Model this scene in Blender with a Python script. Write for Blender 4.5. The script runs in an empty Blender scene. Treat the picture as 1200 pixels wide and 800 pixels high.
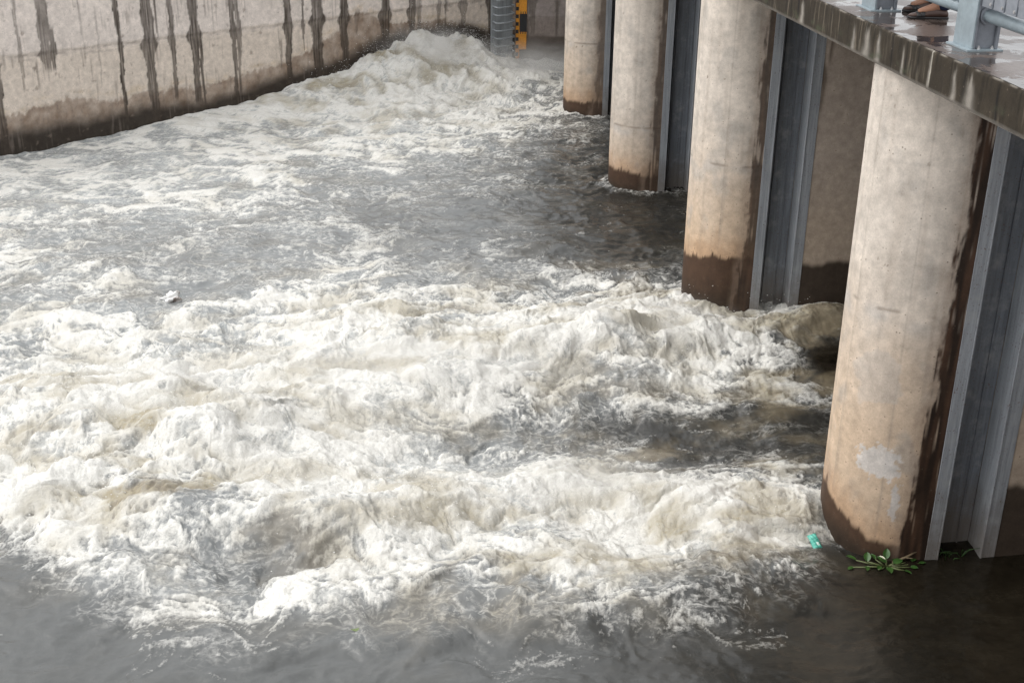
import bpy, bmesh, math, random
import numpy as np
from mathutils import Vector, Matrix

SC = bpy.context.scene
COL = SC.collection
R = math.radians

# ------------------------------------------------------------------ camera
CAM_H = 6.2
F_PX, TH, YAW, ROLL = 1453.56, 0.4069, 0.1078, 0.0124
_f = Vector((math.sin(YAW) * math.cos(TH), math.cos(YAW) * math.cos(TH), -math.sin(TH)))
_r0 = Vector((math.cos(YAW), -math.sin(YAW), 0))
_u0 = _r0.cross(_f)
_r = _r0 * math.cos(ROLL) + _u0 * math.sin(ROLL)
_u = _u0 * math.cos(ROLL) - _r0 * math.sin(ROLL)
cam_data = bpy.data.cameras.new('camera')
cam = bpy.data.objects.new('camera', cam_data)
COL.objects.link(cam)
m = Matrix((( _r.x, _u.x, -_f.x, 0), (_r.y, _u.y, -_f.y, 0), (_r.z, _u.z, -_f.z, CAM_H), (0, 0, 0, 1)))
cam.matrix_world = m
cam_data.sensor_width = 36.0
cam_data.lens = 36.0 * F_PX / 1200.0
cam_data.clip_start = 0.1
cam_data.clip_end = 2000
SC.camera = cam

# ------------------------------------------------------------------ sky and sun (bright overcast)
SUN_EL, SUN_AZ = R(55), R(275)          # azimuth measured clockwise from +Y
world = bpy.data.worlds.new('World')
SC.world = world
world.use_nodes = True
wn, wl = world.node_tree.nodes, world.node_tree.links
wn.clear()
sky = wn.new('ShaderNodeTexSky')
sky.sky_type = 'NISHITA'
sky.sun_disc = False
sky.sun_elevation = SUN_EL
sky.sun_rotation = SUN_AZ
sky.air_density = 1.2
sky.dust_density = 6.0
sky.ozone_density = 1.0
cloud = wn.new('ShaderNodeMix')
cloud.data_type = 'RGBA'
cloud.inputs[0].default_value = 0.6
cloud.inputs[7].default_value = (8.5, 8.6, 8.8, 1)       # even cloud layer
hsv = wn.new('ShaderNodeHueSaturation')
hsv.inputs['Saturation'].default_value = 0.22
bg = wn.new('ShaderNodeBackground')
bg.inputs['Strength'].default_value = 0.15
wo = wn.new('ShaderNodeOutputWorld')
wl.new(sky.outputs[0], hsv.inputs['Color'])
wl.new(hsv.outputs[0], cloud.inputs[6])
wl.new(cloud.outputs[2], bg.inputs['Color'])
wl.new(bg.outputs[0], wo.inputs['Surface'])

sun_data = bpy.data.lights.new('sun', 'SUN')
sun_data.energy = 0.6
sun_data.angle = R(60)
sun_data.color = (1.0, 0.98, 0.955)
sun = bpy.data.objects.new('sun', sun_data)
COL.objects.link(sun)
sd = Vector((math.sin(SUN_AZ) * math.cos(SUN_EL), math.cos(SUN_AZ) * math.cos(SUN_EL), math.sin(SUN_EL)))
sun.rotation_euler = (-sd).to_track_quat('-Z', 'Y').to_euler()
sun.location = sd * 60

SC.view_settings.view_transform = 'Standard'
SC.view_settings.look = 'None'
SC.view_settings.exposure = 0.50
SC.view_settings.gamma = 1.0
SC.view_settings.use_curve_mapping = False
SC.cycles.max_bounces = 8
SC.cycles.volume_bounces = 2

# ------------------------------------------------------------------ helpers
rng = np.random.default_rng(11)
random.seed(11)


def tag(o, label=None, cat=None, group=None, kind=None):
    if label: o['label'] = label
    if cat: o['category'] = cat
    if group: o['group'] = group
    if kind: o['kind'] = kind
    return o


def link(name, me, mat=None, parent=None):
    o = bpy.data.objects.new(name, me)
    COL.objects.link(o)
    if mat is not None and len(me.materials) == 0:
        me.materials.append(mat)
    if parent is not None:
        o.parent = parent
    return o


def empty(name, loc=(0, 0, 0), rz=0.0):
    o = bpy.data.objects.new(name, None)
    COL.objects.link(o)
    o.location = loc
    o.rotation_euler = (0, 0, rz)
    o.empty_display_size = 0.2
    return o


def np_mesh(name, co, quads, smooth=True):
    """fast mesh from an (n,3) array and an (m,4) index array"""
    me = bpy.data.meshes.new(name)
    co = np.ascontiguousarray(co, dtype=np.float32)
    quads = np.ascontiguousarray(quads, dtype=np.int32)
    k = quads.shape[1]
    me.vertices.add(len(co))
    me.vertices.foreach_set('co', co.ravel())
    me.loops.add(quads.size)
    me.loops.foreach_set('vertex_index', quads.ravel())
    me.polygons.add(len(quads))
    me.polygons.foreach_set('loop_start', np.arange(0, quads.size, k, dtype=np.int32))
    me.polygons.foreach_set('loop_total', np.full(len(quads), k, dtype=np.int32))
    me.update(calc_edges=True)
    if smooth:
        me.polygons.foreach_set('use_smooth', np.ones(len(quads), dtype=bool))
    return me


def grid_quads(nr, nc, flip=False):
    i = np.arange(nr * nc, dtype=np.int32).reshape(nr, nc)
    a, b, c, d = i[:-1, :-1].ravel(), i[:-1, 1:].ravel(), i[1:, 1:].ravel(), i[1:, :-1].ravel()
    return np.stack([a, d, c, b] if flip else [a, b, c, d], 1)


def fattr(me, name, arr):
    at = me.attributes.new(name, 'FLOAT', 'POINT')
    at.data.foreach_set('value', np.ascontiguousarray(arr, dtype=np.float32).ravel())


def cattr(me, name, rgb):
    at = me.attributes.new(name, 'FLOAT_COLOR', 'POINT')
    a = np.ones((len(rgb), 4), dtype=np.float32)
    a[:, :3] = rgb
    at.data.foreach_set('color', a.ravel())


_perm = np.random.default_rng(5).permutation(256).astype(np.int32)
_perm = np.concatenate([_perm, _perm])
_ga = np.random.default_rng(6).uniform(0, 2 * np.pi, 256)
_gx, _gy = np.cos(_ga).astype(np.float32), np.sin(_ga).astype(np.float32)


def perlin(x, y, seed=0):
    """2-D gradient noise, about -1..1"""
    x = np.asarray(x, dtype=np.float32) + 37.17 * seed
    y = np.asarray(y, dtype=np.float32) + 91.31 * seed
    xf, yf = np.floor(x), np.floor(y)
    xi, yi = xf.astype(np.int32) & 255, yf.astype(np.int32) & 255
    fx, fy = x - xf, y - yf
    u = fx * fx * fx * (fx * (fx * 6 - 15) + 10)
    v = fy * fy * fy * (fy * (fy * 6 - 15) + 10)
    x1, y1 = (xi + 1) & 255, (yi + 1) & 255
    def g(a, b, dx, dy):
        h = _perm[_perm[a] + b]
        return _gx[h] * dx + _gy[h] * dy
    n00, n10 = g(xi, yi, fx, fy), g(x1, yi, fx - 1, fy)
    n01, n11 = g(xi, y1, fx, fy - 1), g(x1, y1, fx - 1, fy - 1)
    return ((n00 + u * (n10 - n00)) * (1 - v) + (n01 + u * (n11 - n01)) * v) * 1.5


def fbm(x, y, octaves=4, seed=0, gain=0.5):
    s, a, t, k = 0, 1.0, 0, 1.0
    for i in range(octaves):
        s = s + a * perlin(x * k, y * k, seed + i)
        t += a
        a *= gain
        k *= 2.03
    return s / t


def billow(x, y, octaves=4, seed=0, gain=0.5):
    s, a, t, k = 0, 1.0, 0, 1.0
    for i in range(octaves):
        s = s + a * np.abs(perlin(x * k, y * k, seed + i))
        t += a
        a *= gain
        k *= 2.07
    return s / t


def ridged(x, y, octaves=4, seed=0, gain=0.55):
    s, a, t, k = 0, 1.0, 0, 1.0
    for i in range(octaves):
        s = s + a * (1 - np.abs(perlin(x * k, y * k, seed + i)) * 1.6)
        t += a
        a *= gain
        k *= 1.97
    return s / t


def sstep(a, b, x):
    t = np.clip((x - a) / (b - a), 0, 1)
    return t * t * (3 - 2 * t)


def seg_dist(px, py, pts):
    d = np.full(px.shape, 1e9, dtype=np.float32)
    for (ax, ay), (bx, by) in zip(pts[:-1], pts[1:]):
        vx, vy = bx - ax, by - ay
        t = np.clip(((px - ax) * vx + (py - ay) * vy) / (vx * vx + vy * vy), 0, 1)
        d = np.minimum(d, np.hypot(px - ax - t * vx, py - ay - t * vy))
    return d


# mesh builders -----------------------------------------------------
def bm_box(bm, x0, x1, y0, y1, z0, z1, bev=0.0):
    r = bmesh.ops.create_cube(bm, size=1.0)
    vs = r['verts']
    for v in vs:
        v.co = Vector(((x0 + x1) / 2 + v.co.x * (x1 - x0), (y0 + y1) / 2 + v.co.y * (y1 - y0), (z0 + z1) / 2 + v.co.z * (z1 - z0)))
    if bev > 0:
        es = list({e for v in vs for e in v.link_edges})
        bmesh.ops.bevel(bm, geom=es, offset=bev, segments=2, profile=0.6, affect='EDGES')
    return vs


def bm_tube(bm, pts, rad, seg=12, cap=True):
    pts = [Vector(p) for p in pts]
    rads = rad if isinstance(rad, (list, tuple)) else [rad] * len(pts)
    rings, up = [], None
    for i, p in enumerate(pts):
        d = (pts[min(i + 1, len(pts) - 1)] - pts[max(i - 1, 0)]).normalized()
        if up is None:
            up = Vector((0, 0, 1)) if abs(d.z) < 0.9 else Vector((1, 0, 0))
        a = d.cross(up).normalized()
        b = a.cross(d).normalized()
        up = b
        rings.append([bm.verts.new(p + (a * math.cos(2 * math.pi * k / seg) + b * math.sin(2 * math.pi * k / seg)) * rads[i]) for k in range(seg)])
    for q, w in zip(rings[:-1], rings[1:]):
        for k in range(seg):
            bm.faces.new((q[k], q[(k + 1) % seg], w[(k + 1) % seg], w[k]))
    if cap:
        bm.faces.new(rings[0][::-1])
        bm.faces.new(rings[-1])


def bm_done(bm, name, mat, parent=None, smooth=False):
    bmesh.ops.recalc_face_normals(bm, faces=bm.faces[:])
    me = bpy.data.meshes.new(name)
    bm.to_mesh(me)
    bm.free()
    if smooth:
        me.polygons.foreach_set('use_smooth', np.ones(len(me.polygons), dtype=bool))
    return link(name, me, mat, parent)


# node helpers --------------------------------------------------------
class NT:
    def __init__(self, name):
        self.mat = bpy.data.materials.new(name)
        self.mat.use_nodes = True
        self.t = self.mat.node_tree
        self.n, self.l = self.t.nodes, self.t.links
        self.n.clear()
        self.out = self.n.new('ShaderNodeOutputMaterial')
    def node(self, typ, **kw):
        nd = self.n.new(typ)
        for k, v in kw.items():
            setattr(nd, k, v)
        return nd
    def put(self, sock, v):
        if hasattr(v, 'links'):
            self.l.new(v, sock)
        else:
            sock.default_value = v
    def attr(self, name, color=False):
        nd = self.node('ShaderNodeAttribute', attribute_name=name)
        return nd.outputs['Color'] if color else nd.outputs['Fac']
    def pos(self):
        return self.node('ShaderNodeNewGeometry').outputs['Position']
    def mapping(self, v, scale=(1, 1, 1), loc=(0, 0, 0), rot=(0, 0, 0)):
        nd = self.node('ShaderNodeMapping')
        self.put(nd.inputs['Vector'], v)
        nd.inputs['Scale'].default_value = scale
        nd.inputs['Location'].default_value = loc
        nd.inputs['Rotation'].default_value = rot
        return nd.outputs[0]
    def noise(self, v, scale, detail=3, rough=0.55, dist=0.0):
        nd = self.node('ShaderNodeTexNoise')
        self.put(nd.inputs['Vector'], v)
        nd.inputs['Scale'].default_value = scale
        nd.inputs['Detail'].default_value = detail
        nd.inputs['Roughness'].default_value = rough
        nd.inputs['Distortion'].default_value = dist
        return nd.outputs['Fac']
    def math(self, op, a, b=0.0, c=0.0, clamp=False):
        nd = self.node('ShaderNodeMath', operation=op)
        nd.use_clamp = clamp
        self.put(nd.inputs[0], a)
        self.put(nd.inputs[1], b)
        if len(nd.inputs) > 2:
            self.put(nd.inputs[2], c)
        return nd.outputs[0]
    def rng(self, v, a, b, c=0.0, d=1.0, smooth=False):
        nd = self.node('ShaderNodeMapRange')
        if smooth:
            nd.interpolation_type = 'SMOOTHSTEP'
        self.put(nd.inputs['Value'], v)
        for k, x in zip(('From Min', 'From Max', 'To Min', 'To Max'), (a, b, c, d)):
            nd.inputs[k].default_value = x
        return nd.outputs[0]
    def mix(self, fac, a, b, blend='MIX'):
        nd = self.node('ShaderNodeMix', data_type='RGBA', blend_type=blend)
        self.put(nd.inputs[0], fac)
        self.put(nd.inputs[6], a if hasattr(a, 'links') or len(a) == 4 else (*a, 1))
        self.put(nd.inputs[7], b if hasattr(b, 'links') or len(b) == 4 else (*b, 1))
        return nd.outputs[2]
    def bump(self, h, strength=0.3, dist=0.01, normal=None):
        nd = self.node('ShaderNodeBump')
        self.put(nd.inputs['Height'], h)
        self.put(nd.inputs['Strength'], strength)
        nd.inputs['Distance'].default_value = dist
        if normal is not None:
            self.put(nd.inputs['Normal'], normal)
        return nd.outputs[0]
    def bsdf(self, **kw):
        nd = self.node('ShaderNodeBsdfPrincipled')
        for k, v in kw.items():
            s = nd.inputs[k.replace('_', ' ')]
            if isinstance(v, tuple) and len(v) == 3 and s.type == 'RGBA':
                v = (*v, 1)
            self.put(s, v)
        return nd.outputs[0]
    def done(self, surf):
        self.l.new(surf, self.out.inputs['Surface'])
        return self.mat


def mat_painted(name, grain=60.0, bumpd=0.004, rough_dry=0.92, rough_wet=0.5):
    """concrete: colour and wetness come from the stains computed on the mesh, grain from noise"""
    t = NT(name)
    p = t.pos()
    c = t.attr('col', True)
    wet = t.attr('wet')
    n1 = t.noise(p, 9.0, 6, 0.65)
    n2 = t.noise(p, grain, 4, 0.6)
    v = t.rng(n1, 0.3, 0.7, 0.78, 1.16)
    v2 = t.rng(n2, 0.3, 0.7, 0.9, 1.08)
    vv = t.math('MULTIPLY', v, v2)
    comb = t.node('ShaderNodeCombineColor')
    for k in range(3):
        t.put(comb.inputs[k], vv)
    cc = t.mix(1.0, c, comb.outputs[0], 'MULTIPLY')
    vor = t.node('ShaderNodeTexVoronoi')
    t.put(vor.inputs['Vector'], p)
    vor.inputs['Scale'].default_value = 20.0
    pit = t.rng(vor.outputs['Distance'], 0.0, 0.09, 0.0, 1.0)
    spk = t.math('MULTIPLY', t.rng(vor.outputs['Distance'], 0.10, 0.18, 1.0, 0.0), t.rng(n1, 0.50, 0.60, 0.0, 0.7))
    cc = t.mix(spk, cc, (0.11, 0.085, 0.065))
    h = t.math('ADD', t.math('MULTIPLY', n2, 0.6), t.math('ADD', t.math('MULTIPLY', n1, 0.8), t.math('MULTIPLY', pit, 0.5)))
    nb = t.bump(h, 0.55, bumpd)
    rgh = t.rng(wet, 0, 1, rough_dry, rough_wet)
    return t.done(t.bsdf(Base_Color=cc, Roughness=rgh, Normal=nb, Specular_IOR_Level=0.22))


def mat_plain(name, col, rough=0.6, metal=0.0, var=0.15, scale=20.0, bump=0.0, spec=0.5, streak=False):
    t = NT(name)
    tc = t.node('ShaderNodeTexCoord').outputs['Object']
    v = t.mapping(tc, (1, 1, 0.06)) if streak else tc
    n = t.noise(v, scale, 5, 0.6)
    n2 = t.noise(tc, scale * 0.3, 3, 0.6)
    k = t.math('MULTIPLY', t.rng(n, 0.3, 0.7, 1 - var, 1 + var), t.rng(n2, 0.3, 0.7, 1 - var * .7, 1 + var * .7))
    comb = t.node('ShaderNodeCombineColor')
    for i in range(3):
        t.put(comb.inputs[i], k)
    c = t.mix(1.0, col, comb.outputs[0], 'MULTIPLY')
    r = t.rng(n2, 0.3, 0.7, max(0.02, rough - 0.12), min(1, rough + 0.12))
    kw = dict(Base_Color=c, Roughness=r, Metallic=metal, Specular_IOR_Level=spec)
    if bump:
        kw['Normal'] = t.bump(n, 0.5, bump)
    return t.done(t.bsdf(**kw))

# ================================================================== the pool
PIER_R, PIER_CX, PIER_Y0, PIER_S = 0.582, 4.558, 9.629, 5.744
PIER_Y = [PIER_Y0 + PIER_S * k for k in range(4)]
WALL_A = np.array([-7.17, 23.63])
WALL_DIR = np.array([math.cos(R(37)), math.sin(R(37))])
WALL_N = np.array([-WALL_DIR[1], WALL_DIR[0]])          # away from the pool
END_Y = 31.6                                             # abutment wall
CORNER_S = (END_Y - WALL_A[1]) / WALL_DIR[1]

# plan maps of the pool, one digit each half metre: x -11 .. 6.5, y 5 .. 33
FOAM_MAP = '''
000000000000000000011000000000000000
000000000000000000010000000000000000
000000000000000000010000000000000000
000000000000000000010000000000000000
000000000000000000010000000000000000
000000000000000000010000000000000000
000000000000000000111111111111000000
000000011111111111233343454332100000
111111111111111123566655567655200000
111112222222222235654468778887500000
222223333333333356556899999999820000
333333333333334565568999999888741000
334445556667777876689999887543321000
777888888888888888999998765322221000
888888888888888889999997654212222100
888888888888888778899998766556554200
888888888888888889999999998788876310
888888888888889999999999999888887420
888888877777778888889888999999887531
777777666666667777788878888988877631
666666666666666666778776778888777642
655555555555566666667766666766666542
555555555555566555556655555554444442
555555555555555544455554444432234443
555555555555555444445543333322223333
555555555555554444444433332221122223
555666666666554444344332222111112222
666666666666544444344322222111111111
666666666666555554444322222111111111
666666777776655555444322222211111100
777777777777666665544332222211111100
777777777777666666554433222211111100
777777777777766666554443333221111100
777777777777777776555544333322111100
777777777777777776655554433322111100
777777777777777776655555444332211100
777777777777777776666665544432211100
777777777777777777666666555443221110
777777777777777777777776665543222110
777777777777777777777777766543322110
777777777777777777777777776654322110
777777777777777777777788777665432110
777777777777777777777788887765432110
777888888888888888888888888776542110
888888888888888888888889998876642110
888888888888888888888889999887653210
888888888888888888888889999887653210
888888888888888888888889999987754210
888888888888888888888889999988764210
888888888888888888888889999998764321
888888888888887777788889999998765321
888888888888877777778889999998875421
888888888888877777778889999999876432
888888888888877777778889999999876432
888888888888777777778889999999876532
888888888888777777778889999999876532
888888888888777777778889999999887542
'''
ROUGH_MAP = '''
111111111111111111111111110000000000
111111111111111111111111111000000000
111111111111111111111111111000000000
111111111111111111111111111000000000
111111111111111111111111111000000000
111111111111111111111111111100000000
111111111111111111112222222110000000
111111111111111112233333333332000000
111111111111111123455555455554100000
111112222222233345655666666666410000
223333334444444466766667777777620000
444444555555555677766666666666631000
555555556666666788766666655554441000
666666666666666788876555544444432000
666666666666666788887554443333332100
666666777777777888887655554555554100
777777777777777788887666666666665210
776666666666667778887666677777776410
666666666666666677777777778888876520
555555555555556677777777777888887531
555555555555555566666666667778887641
544444444444444455556666656666676542
444444444444444454455555555555555542
444444444444444443444444444444444443
444444444444444443444444444433333333
444444444444444433333333333332222222
444333333333333333333333333332222222
333333333333333333333333333322222111
333333333333333333333333333322222110
333333333333333333333333333322222100
333333333333333333333333333322222110
333333333333333333333333333322222110
333333333333333333344433333332222110
333333333332233334444433333333222211
333333333322233334444443333333222211
333333333322233334444443333333222110
333333333222223334444443333333222110
333333332222223333444544444433322110
222222222222223333444544444433322110
222222222222223333444554444443322110
222222222222223333445555555443322110
222222222222223333445555555544322111
222222222222223334455566665554332211
222222222222223334455666666654432211
222222222222223344455666676655432211
222222222222223344556667777665432211
222222222222223344556677777765433211
222222222222223344556677887765443221
222222222222223344556778888766543221
222222222222223334556778888776543221
222222222222223334556788888876543221
222222222222222334567888998876543221
222222222222222334567889999876543322
222222222222222334567889999877543322
222222222222222334567889999887644322
222222222222222334567889999887654322
222222222222222334567889999887654322
'''
TAN_MAP = '''
000000000000000000000000000000000000
000000000000000000000000000000000000
000000000000000000000000000000000000
000000000000000000000000000000000000
000000000000000000000000000000000000
000000000000000000000000000000000000
000000000000000000000022111110000000
000000000000000000111134443332200000
000000000000000011111344555554310000
000001111111111112233334444665420000
111111111111112233333445654444331000
112222222333333344433344432322232000
333333333333333456543334334455565000
333333333333444556543333344566667300
444444444444444556544333334455678600
444444444444444555544333334334468920
444444444444444444434444443333458950
443333333333334433334444444433357881
333333333333333322223455554444346894
222222222222222222223445554445456886
222222222222222222233444444445556787
222222222222222222333444433344555676
222222222222222222233333333334445566
222222222222232212222222222233444455
222222222222332112222222222222223334
222222222222221111111111111111221222
222222222222221111111111111111111122
222222222222211111111111111111111111
222222222222211111111111111111111110
222222111111111111111111111111111100
111111111111111111111111111111111100
111111111111111111111111111111111100
111111111111111111121111111111111100
111000000000000112221111111111111100
000000000000000112222111111111111100
000000000000000112222111111111111100
000000000000000112222111111111111100
000000000000000112222222222211111110
000000000000000112222222222211111110
000000000000000112222222222221111110
000000000000001122222222222221111110
000000000000001122233332222221111111
000000000000001123333333332221111111
000000000000001123333333333221111111
000000000000001123344433333221111111
000000000000001223444433333221111111
000000000000001233444443333222111111
000000000000001223444444333322111111
000000000000001223444444443322111111
000000000000001223444444443322111111
000000000000001123444444444322111111
000000000000001123444444444322111111
000000000000001123444445544322111111
000000000000001123444445544322111111
000000000000001123444445544332211111
000000000000001123444445544332211111
000000000000001223444445544332211111
'''


def plan(mp, x, y):
    a = np.array([[int(ch) for ch in ln] for ln in mp.split()], dtype=np.float32) / 9.0
    nr, nc = a.shape
    u = np.clip((x + 11) / 0.5, 0, nc - 1.001)
    v = np.clip((y - 5) / 0.5, 0, nr - 1.001)
    i, j = u.astype(np.int32), v.astype(np.int32)
    fu, fv = u - i, v - j
    fu, fv = fu * fu * (3 - 2 * fu), fv * fv * (3 - 2 * fv)
    return (a[j, i] * (1 - fu) + a[j, i + 1] * fu) * (1 - fv) + (a[j + 1, i] * (1 - fu) + a[j + 1, i + 1] * fu) * fv


FRONT = [(-11, 10.8), (-6, 10.6), (-4.2, 10.35), (-3.3, 10.2), (-2.75, 9.35), (-2.0, 8.9), (-1.4, 8.6), (-0.9, 8.75), (-0.3, 8.75),
         (0.3, 8.65), (0.8, 8.35), (1.25, 8.1), (1.7, 8.5), (2.2, 8.5), (2.7, 8.45), (3.3, 8.7), (3.7, 9.1), (4.2, 9.4), (12, 9.4)]
RIDGES = [  # (path, half width, height): the standing waves of the surge
    ([(7.5, 14.4), (6.0, 14.1), (5.2, 14.0), (4.3, 13.75), (3.5, 13.9), (2.8, 13.75)], 0.62, 0.36),
    ([(2.8, 13.75), (2.0, 13.6), (1.1, 13.4), (0.2, 12.8), (-0.7, 12.3), (-1.4, 12.0)], 0.6, 0.24),
    ([(3.2, 15.0), (1.6, 14.6), (0.7, 14.2), (-0.3, 14.0), (-1.1, 13.2), (-2.3, 12.8), (-3.6, 13.1), (-6, 13.4)], 0.55, 0.2),
    ([(-3.8, 12.4), (-2.6, 12.1), (-1.8, 11.6)], 0.6, 0.32),
    ([(-2.9, 10.9), (-1.9, 10.4), (-1.0, 10.0)], 0.4, 0.2),
    ([(-0.4, 9.9), (0.8, 10.4), (1.7, 10.4), (2.6, 10.2), (3.3, 9.8), (4.1, 10.0)], 0.5, 0.2),
    ([(5.5, 11.6), (3.6, 11.5), (2.7, 11.6), (2.0, 11.6), (1.0, 11.5)], 0.75, -0.22),
    ([(1.0, 9.2), (2.2, 9.1), (3.2, 9.3)], 0.35, 0.14),
    ([(-1.6, 9.2), (-0.4, 9.3)], 0.4, -0.1),
]

NC, NR = 1020, 900
t = np.linspace(0, 1, NR)
yrow = 4.6 + (END_Y + 0.3 - 4.6) * (0.62 * t + 0.38 * t ** 2.2)
u = np.linspace(0, 1, NC)
XL = np.interp(yrow, [4.6, 12, 20.7, 32], [-5.6, -7.6, -11.3, -11.3])
wallx = WALL_A[0] + (yrow - WALL_A[1]) / WALL_DIR[1] * WALL_DIR[0] - 0.5
XL = np.maximum(XL, wallx)
XM = 6.3
U = u[None, :]
X0 = XL[:, None] + (XM - XL[:, None]) * np.minimum(U / 0.97, 1) + np.maximum(U - 0.97, 0) / 0.03 * 4.2
Y0 = np.repeat(yrow[:, None], NC, 1)
X0, Y0 = X0.astype(np.float32).ravel(), Y0.astype(np.float32).ravel()

# --- flow field on a coarse grid, used to draw the foam out into strands
gx, gy = np.arange(-13, 11, 0.1, dtype=np.float32), np.arange(3.5, 34, 0.1, dtype=np.float32)
GX, GY = np.meshgrid(gx, gy)
def psi(x, y):
    s = 0.95 * perlin(x / 2.3, y / 2.3, 3) + 0.34 * perlin(x / 0.95, y / 0.95, 4) + 0.12 * perlin(x / 0.4, y / 0.4, 5)
    return s
E_ = 0.05
VX = (psi(GX, GY + E_) - psi(GX, GY - E_)) / (2 * E_)
VY = -(psi(GX + E_, GY) - psi(GX - E_, GY)) / (2 * E_)
jet = np.exp(-((GY - 12.4) / 2.2) ** 2) * sstep(-9, 3, GX)
VX = VX - 2.0 * jet
far = sstep(19, 25, GY)
VX = VX - 1.0 * far
VY = VY - 0.8 * far
mid = np.exp(-((GY - 18) / 3.0) ** 2)
VX = VX + 0.5 * mid
def samp(a, x, y):
    i_ = np.clip((x + 13) / 0.1, 0, len(gx) - 1.001)
    j_ = np.clip((y - 3.5) / 0.1, 0, len(gy) - 1.001)
    i, j = i_.astype(np.int32), j_.astype(np.int32)
    fu, fv = i_ - i, j_ - j
    return (a[j, i] * (1 - fu) + a[j, i + 1] * fu) * (1 - fv) + (a[j + 1, i] * (1 - fu) + a[j + 1, i + 1] * fu) * fv
px, py = X0.copy(), Y0.copy()
for k in range(14):
    vx, vy = samp(VX, px, py), samp(VY, px, py)
    px -= vx * 0.028
    py -= vy * 0.028

cover = plan(FOAM_MAP, X0 + 0.25 * perlin(X0 / 1.1, Y0 / 1.1, 21), Y0 + 0.35 * perlin(X0 / 1.1, Y0 / 1.1, 22))
roughm = plan(ROUGH_MAP, X0, Y0)
tanm = plan(TAN_MAP, X0, Y0)

# --- mean surface
fy = np.interp(X0, [p[0] for p in FRONT], [p[1] for p in FRONT]).astype(np.float32)
fd = Y0 - fy + 0.16 * perlin(X0 / 0.7, Y0 / 0.7, 31) + 0.08 * perlin(X0 / 0.27, Y0 / 0.27, 32)
front = sstep(-0.05, 0.35, fd)
bore = np.exp(-((fd - 0.35) / 0.42) ** 2) * sstep(4.4, 3.4, X0)
Z = 0.02 * front + 0.085 * bore
for path, w, h in RIDGES:
    d = seg_dist(X0 + 0.3 * perlin(X0 / 1.3, Y0 / 1.3, 41), Y0 + 0.3 * perlin(X0 / 1.3, Y0 / 1.3, 42), path)
    Z += h * np.exp(-(d / w) ** 2)
# run-up of the far discharge against the long wall
s_ = (X0 - WALL_A[0]) * WALL_DIR[0] + (Y0 - WALL_A[1]) * WALL_DIR[1]
dw = -((X0 - WALL_A[0]) * WALL_N[0] + (Y0 - WALL_A[1]) * WALL_N[1])
run = np.interp(s_, [-3, 0, 2.6, 3.6, 4.6, 5.6, 6.5, 7.9, 8.9, 10, 11.4, 12.5, 13.3], [0, 0, .1, .14, .2, .28, .48, .62, 1.02, 1.08, 1.0, .45, .25]).astype(np.float32)
wid = np.interp(s_, [0, 5, 8, 11, 13.3], [0.7, 0.9, 1.25, 1.5, 0.9]).astype(np.float32)
splash = run * np.exp(-(np.maximum(dw, 0) / wid) ** 2)
Z += splash
Z += 0.3 * np.exp(-(((X0 - 3.6) / 1.5) ** 2 + ((Y0 - 29.3) / 1.4) ** 2))
roughm = np.maximum(roughm, 1.1 * np.clip(splash, 0, 1) ** 0.7 * sstep(6, 9, s_))

# --- choppy waves, turbulent lumps, ripples
wx, wy = 0.55 * X0 + 0.45 * px, 0.55 * Y0 + 0.45 * py
chop = fbm(wx / 1.25, wy / 0.8, 3, 51)
Z += (0.035 + 0.21 * roughm) * chop + 0.10 * sstep(0.1, 0.6, roughm) * perlin(X0 / 2.2, Y0 / 1.3, 55)
lx, ly = 0.8 * X0 + 0.2 * px, 0.8 * Y0 + 0.2 * py
lumps = billow(lx / 0.8, ly / 0.6, 2, 61) * 0.5 + billow(lx / 0.27, ly / 0.2, 4, 65, 0.58) * 0.5
amp = sstep(0.12, 0.95, roughm)
Z += amp * (0.26 + 0.2 * np.clip(splash, 0, 1)) * (lumps - 0.25)
rx, ry = 0.75 * X0 + 0.25 * px, 0.75 * Y0 + 0.25 * py
rip = ridged(rx / 0.55, ry / 0.36, 3, 71, 0.5)
Z += (0.012 + 0.034 * sstep(0.05, 0.3, roughm)) * rip * (1 - amp)
calm = fbm(X0 / 0.45 + 0.2 * perlin(X0, Y0, 3), Y0 / 0.3, 3, 75)
Z += 0.014 * calm * (1 - amp)
Z += 0.0055 * ridged(X0 / 0.2 + 0.4 * calm, Y0 / 0.11, 2, 77) * (1 - amp)

# --- foam coverage: strands where it is thin, closed sheets where it is dense
web = ridged(px / 0.9, py / 0.62, 6, 81, 0.78)
web += (0.30 + 0.42 * amp) * ridged((0.5 * lx + 0.5 * px) / 0.24 + 0.3 * chop, (0.5 * ly + 0.5 * py) / 0.13, 3, 87, 0.75)
web += 0.5 * fbm(px / 1.7, py / 1.1, 2, 93)
web += 0.35 * (lumps - 0.25) * 2.0
q = np.linspace(0, 1, 400)
qs = np.quantile(web[:: 37], q)
wq = np.interp(web, qs, q).astype(np.float32)
cover = cover - 0.4 * np.exp(-(((X0 + 1.05) / 0.55) ** 2 + ((Y0 - 9.35) / 0.3) ** 2)) - 0.3 * np.exp(-(((X0 + 2.2) / 0.5) ** 2 + ((Y0 - 10.55) / 0.25) ** 2))
cover = cover - 0.5 * np.exp(-(((X0 - 5.3) / 0.9) ** 2 + ((Y0 - 13.1) / 0.8) ** 2))
cover = np.clip(cover, 0, 1)
c_ = cover * (0.8 + 0.2 * sstep(-0.15, 0.3, fd)) + 0.22 * bore * sstep(0.15, 0.5, cover)
pd = np.full(X0.shape, 9.0, np.float32)
for cyy in PIER_Y[1:]:
    pd = np.minimum(pd, np.where(X0 < PIER_CX, np.hypot(X0 - PIER_CX, Y0 - cyy), np.abs(Y0 - cyy)) - PIER_R)
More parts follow.
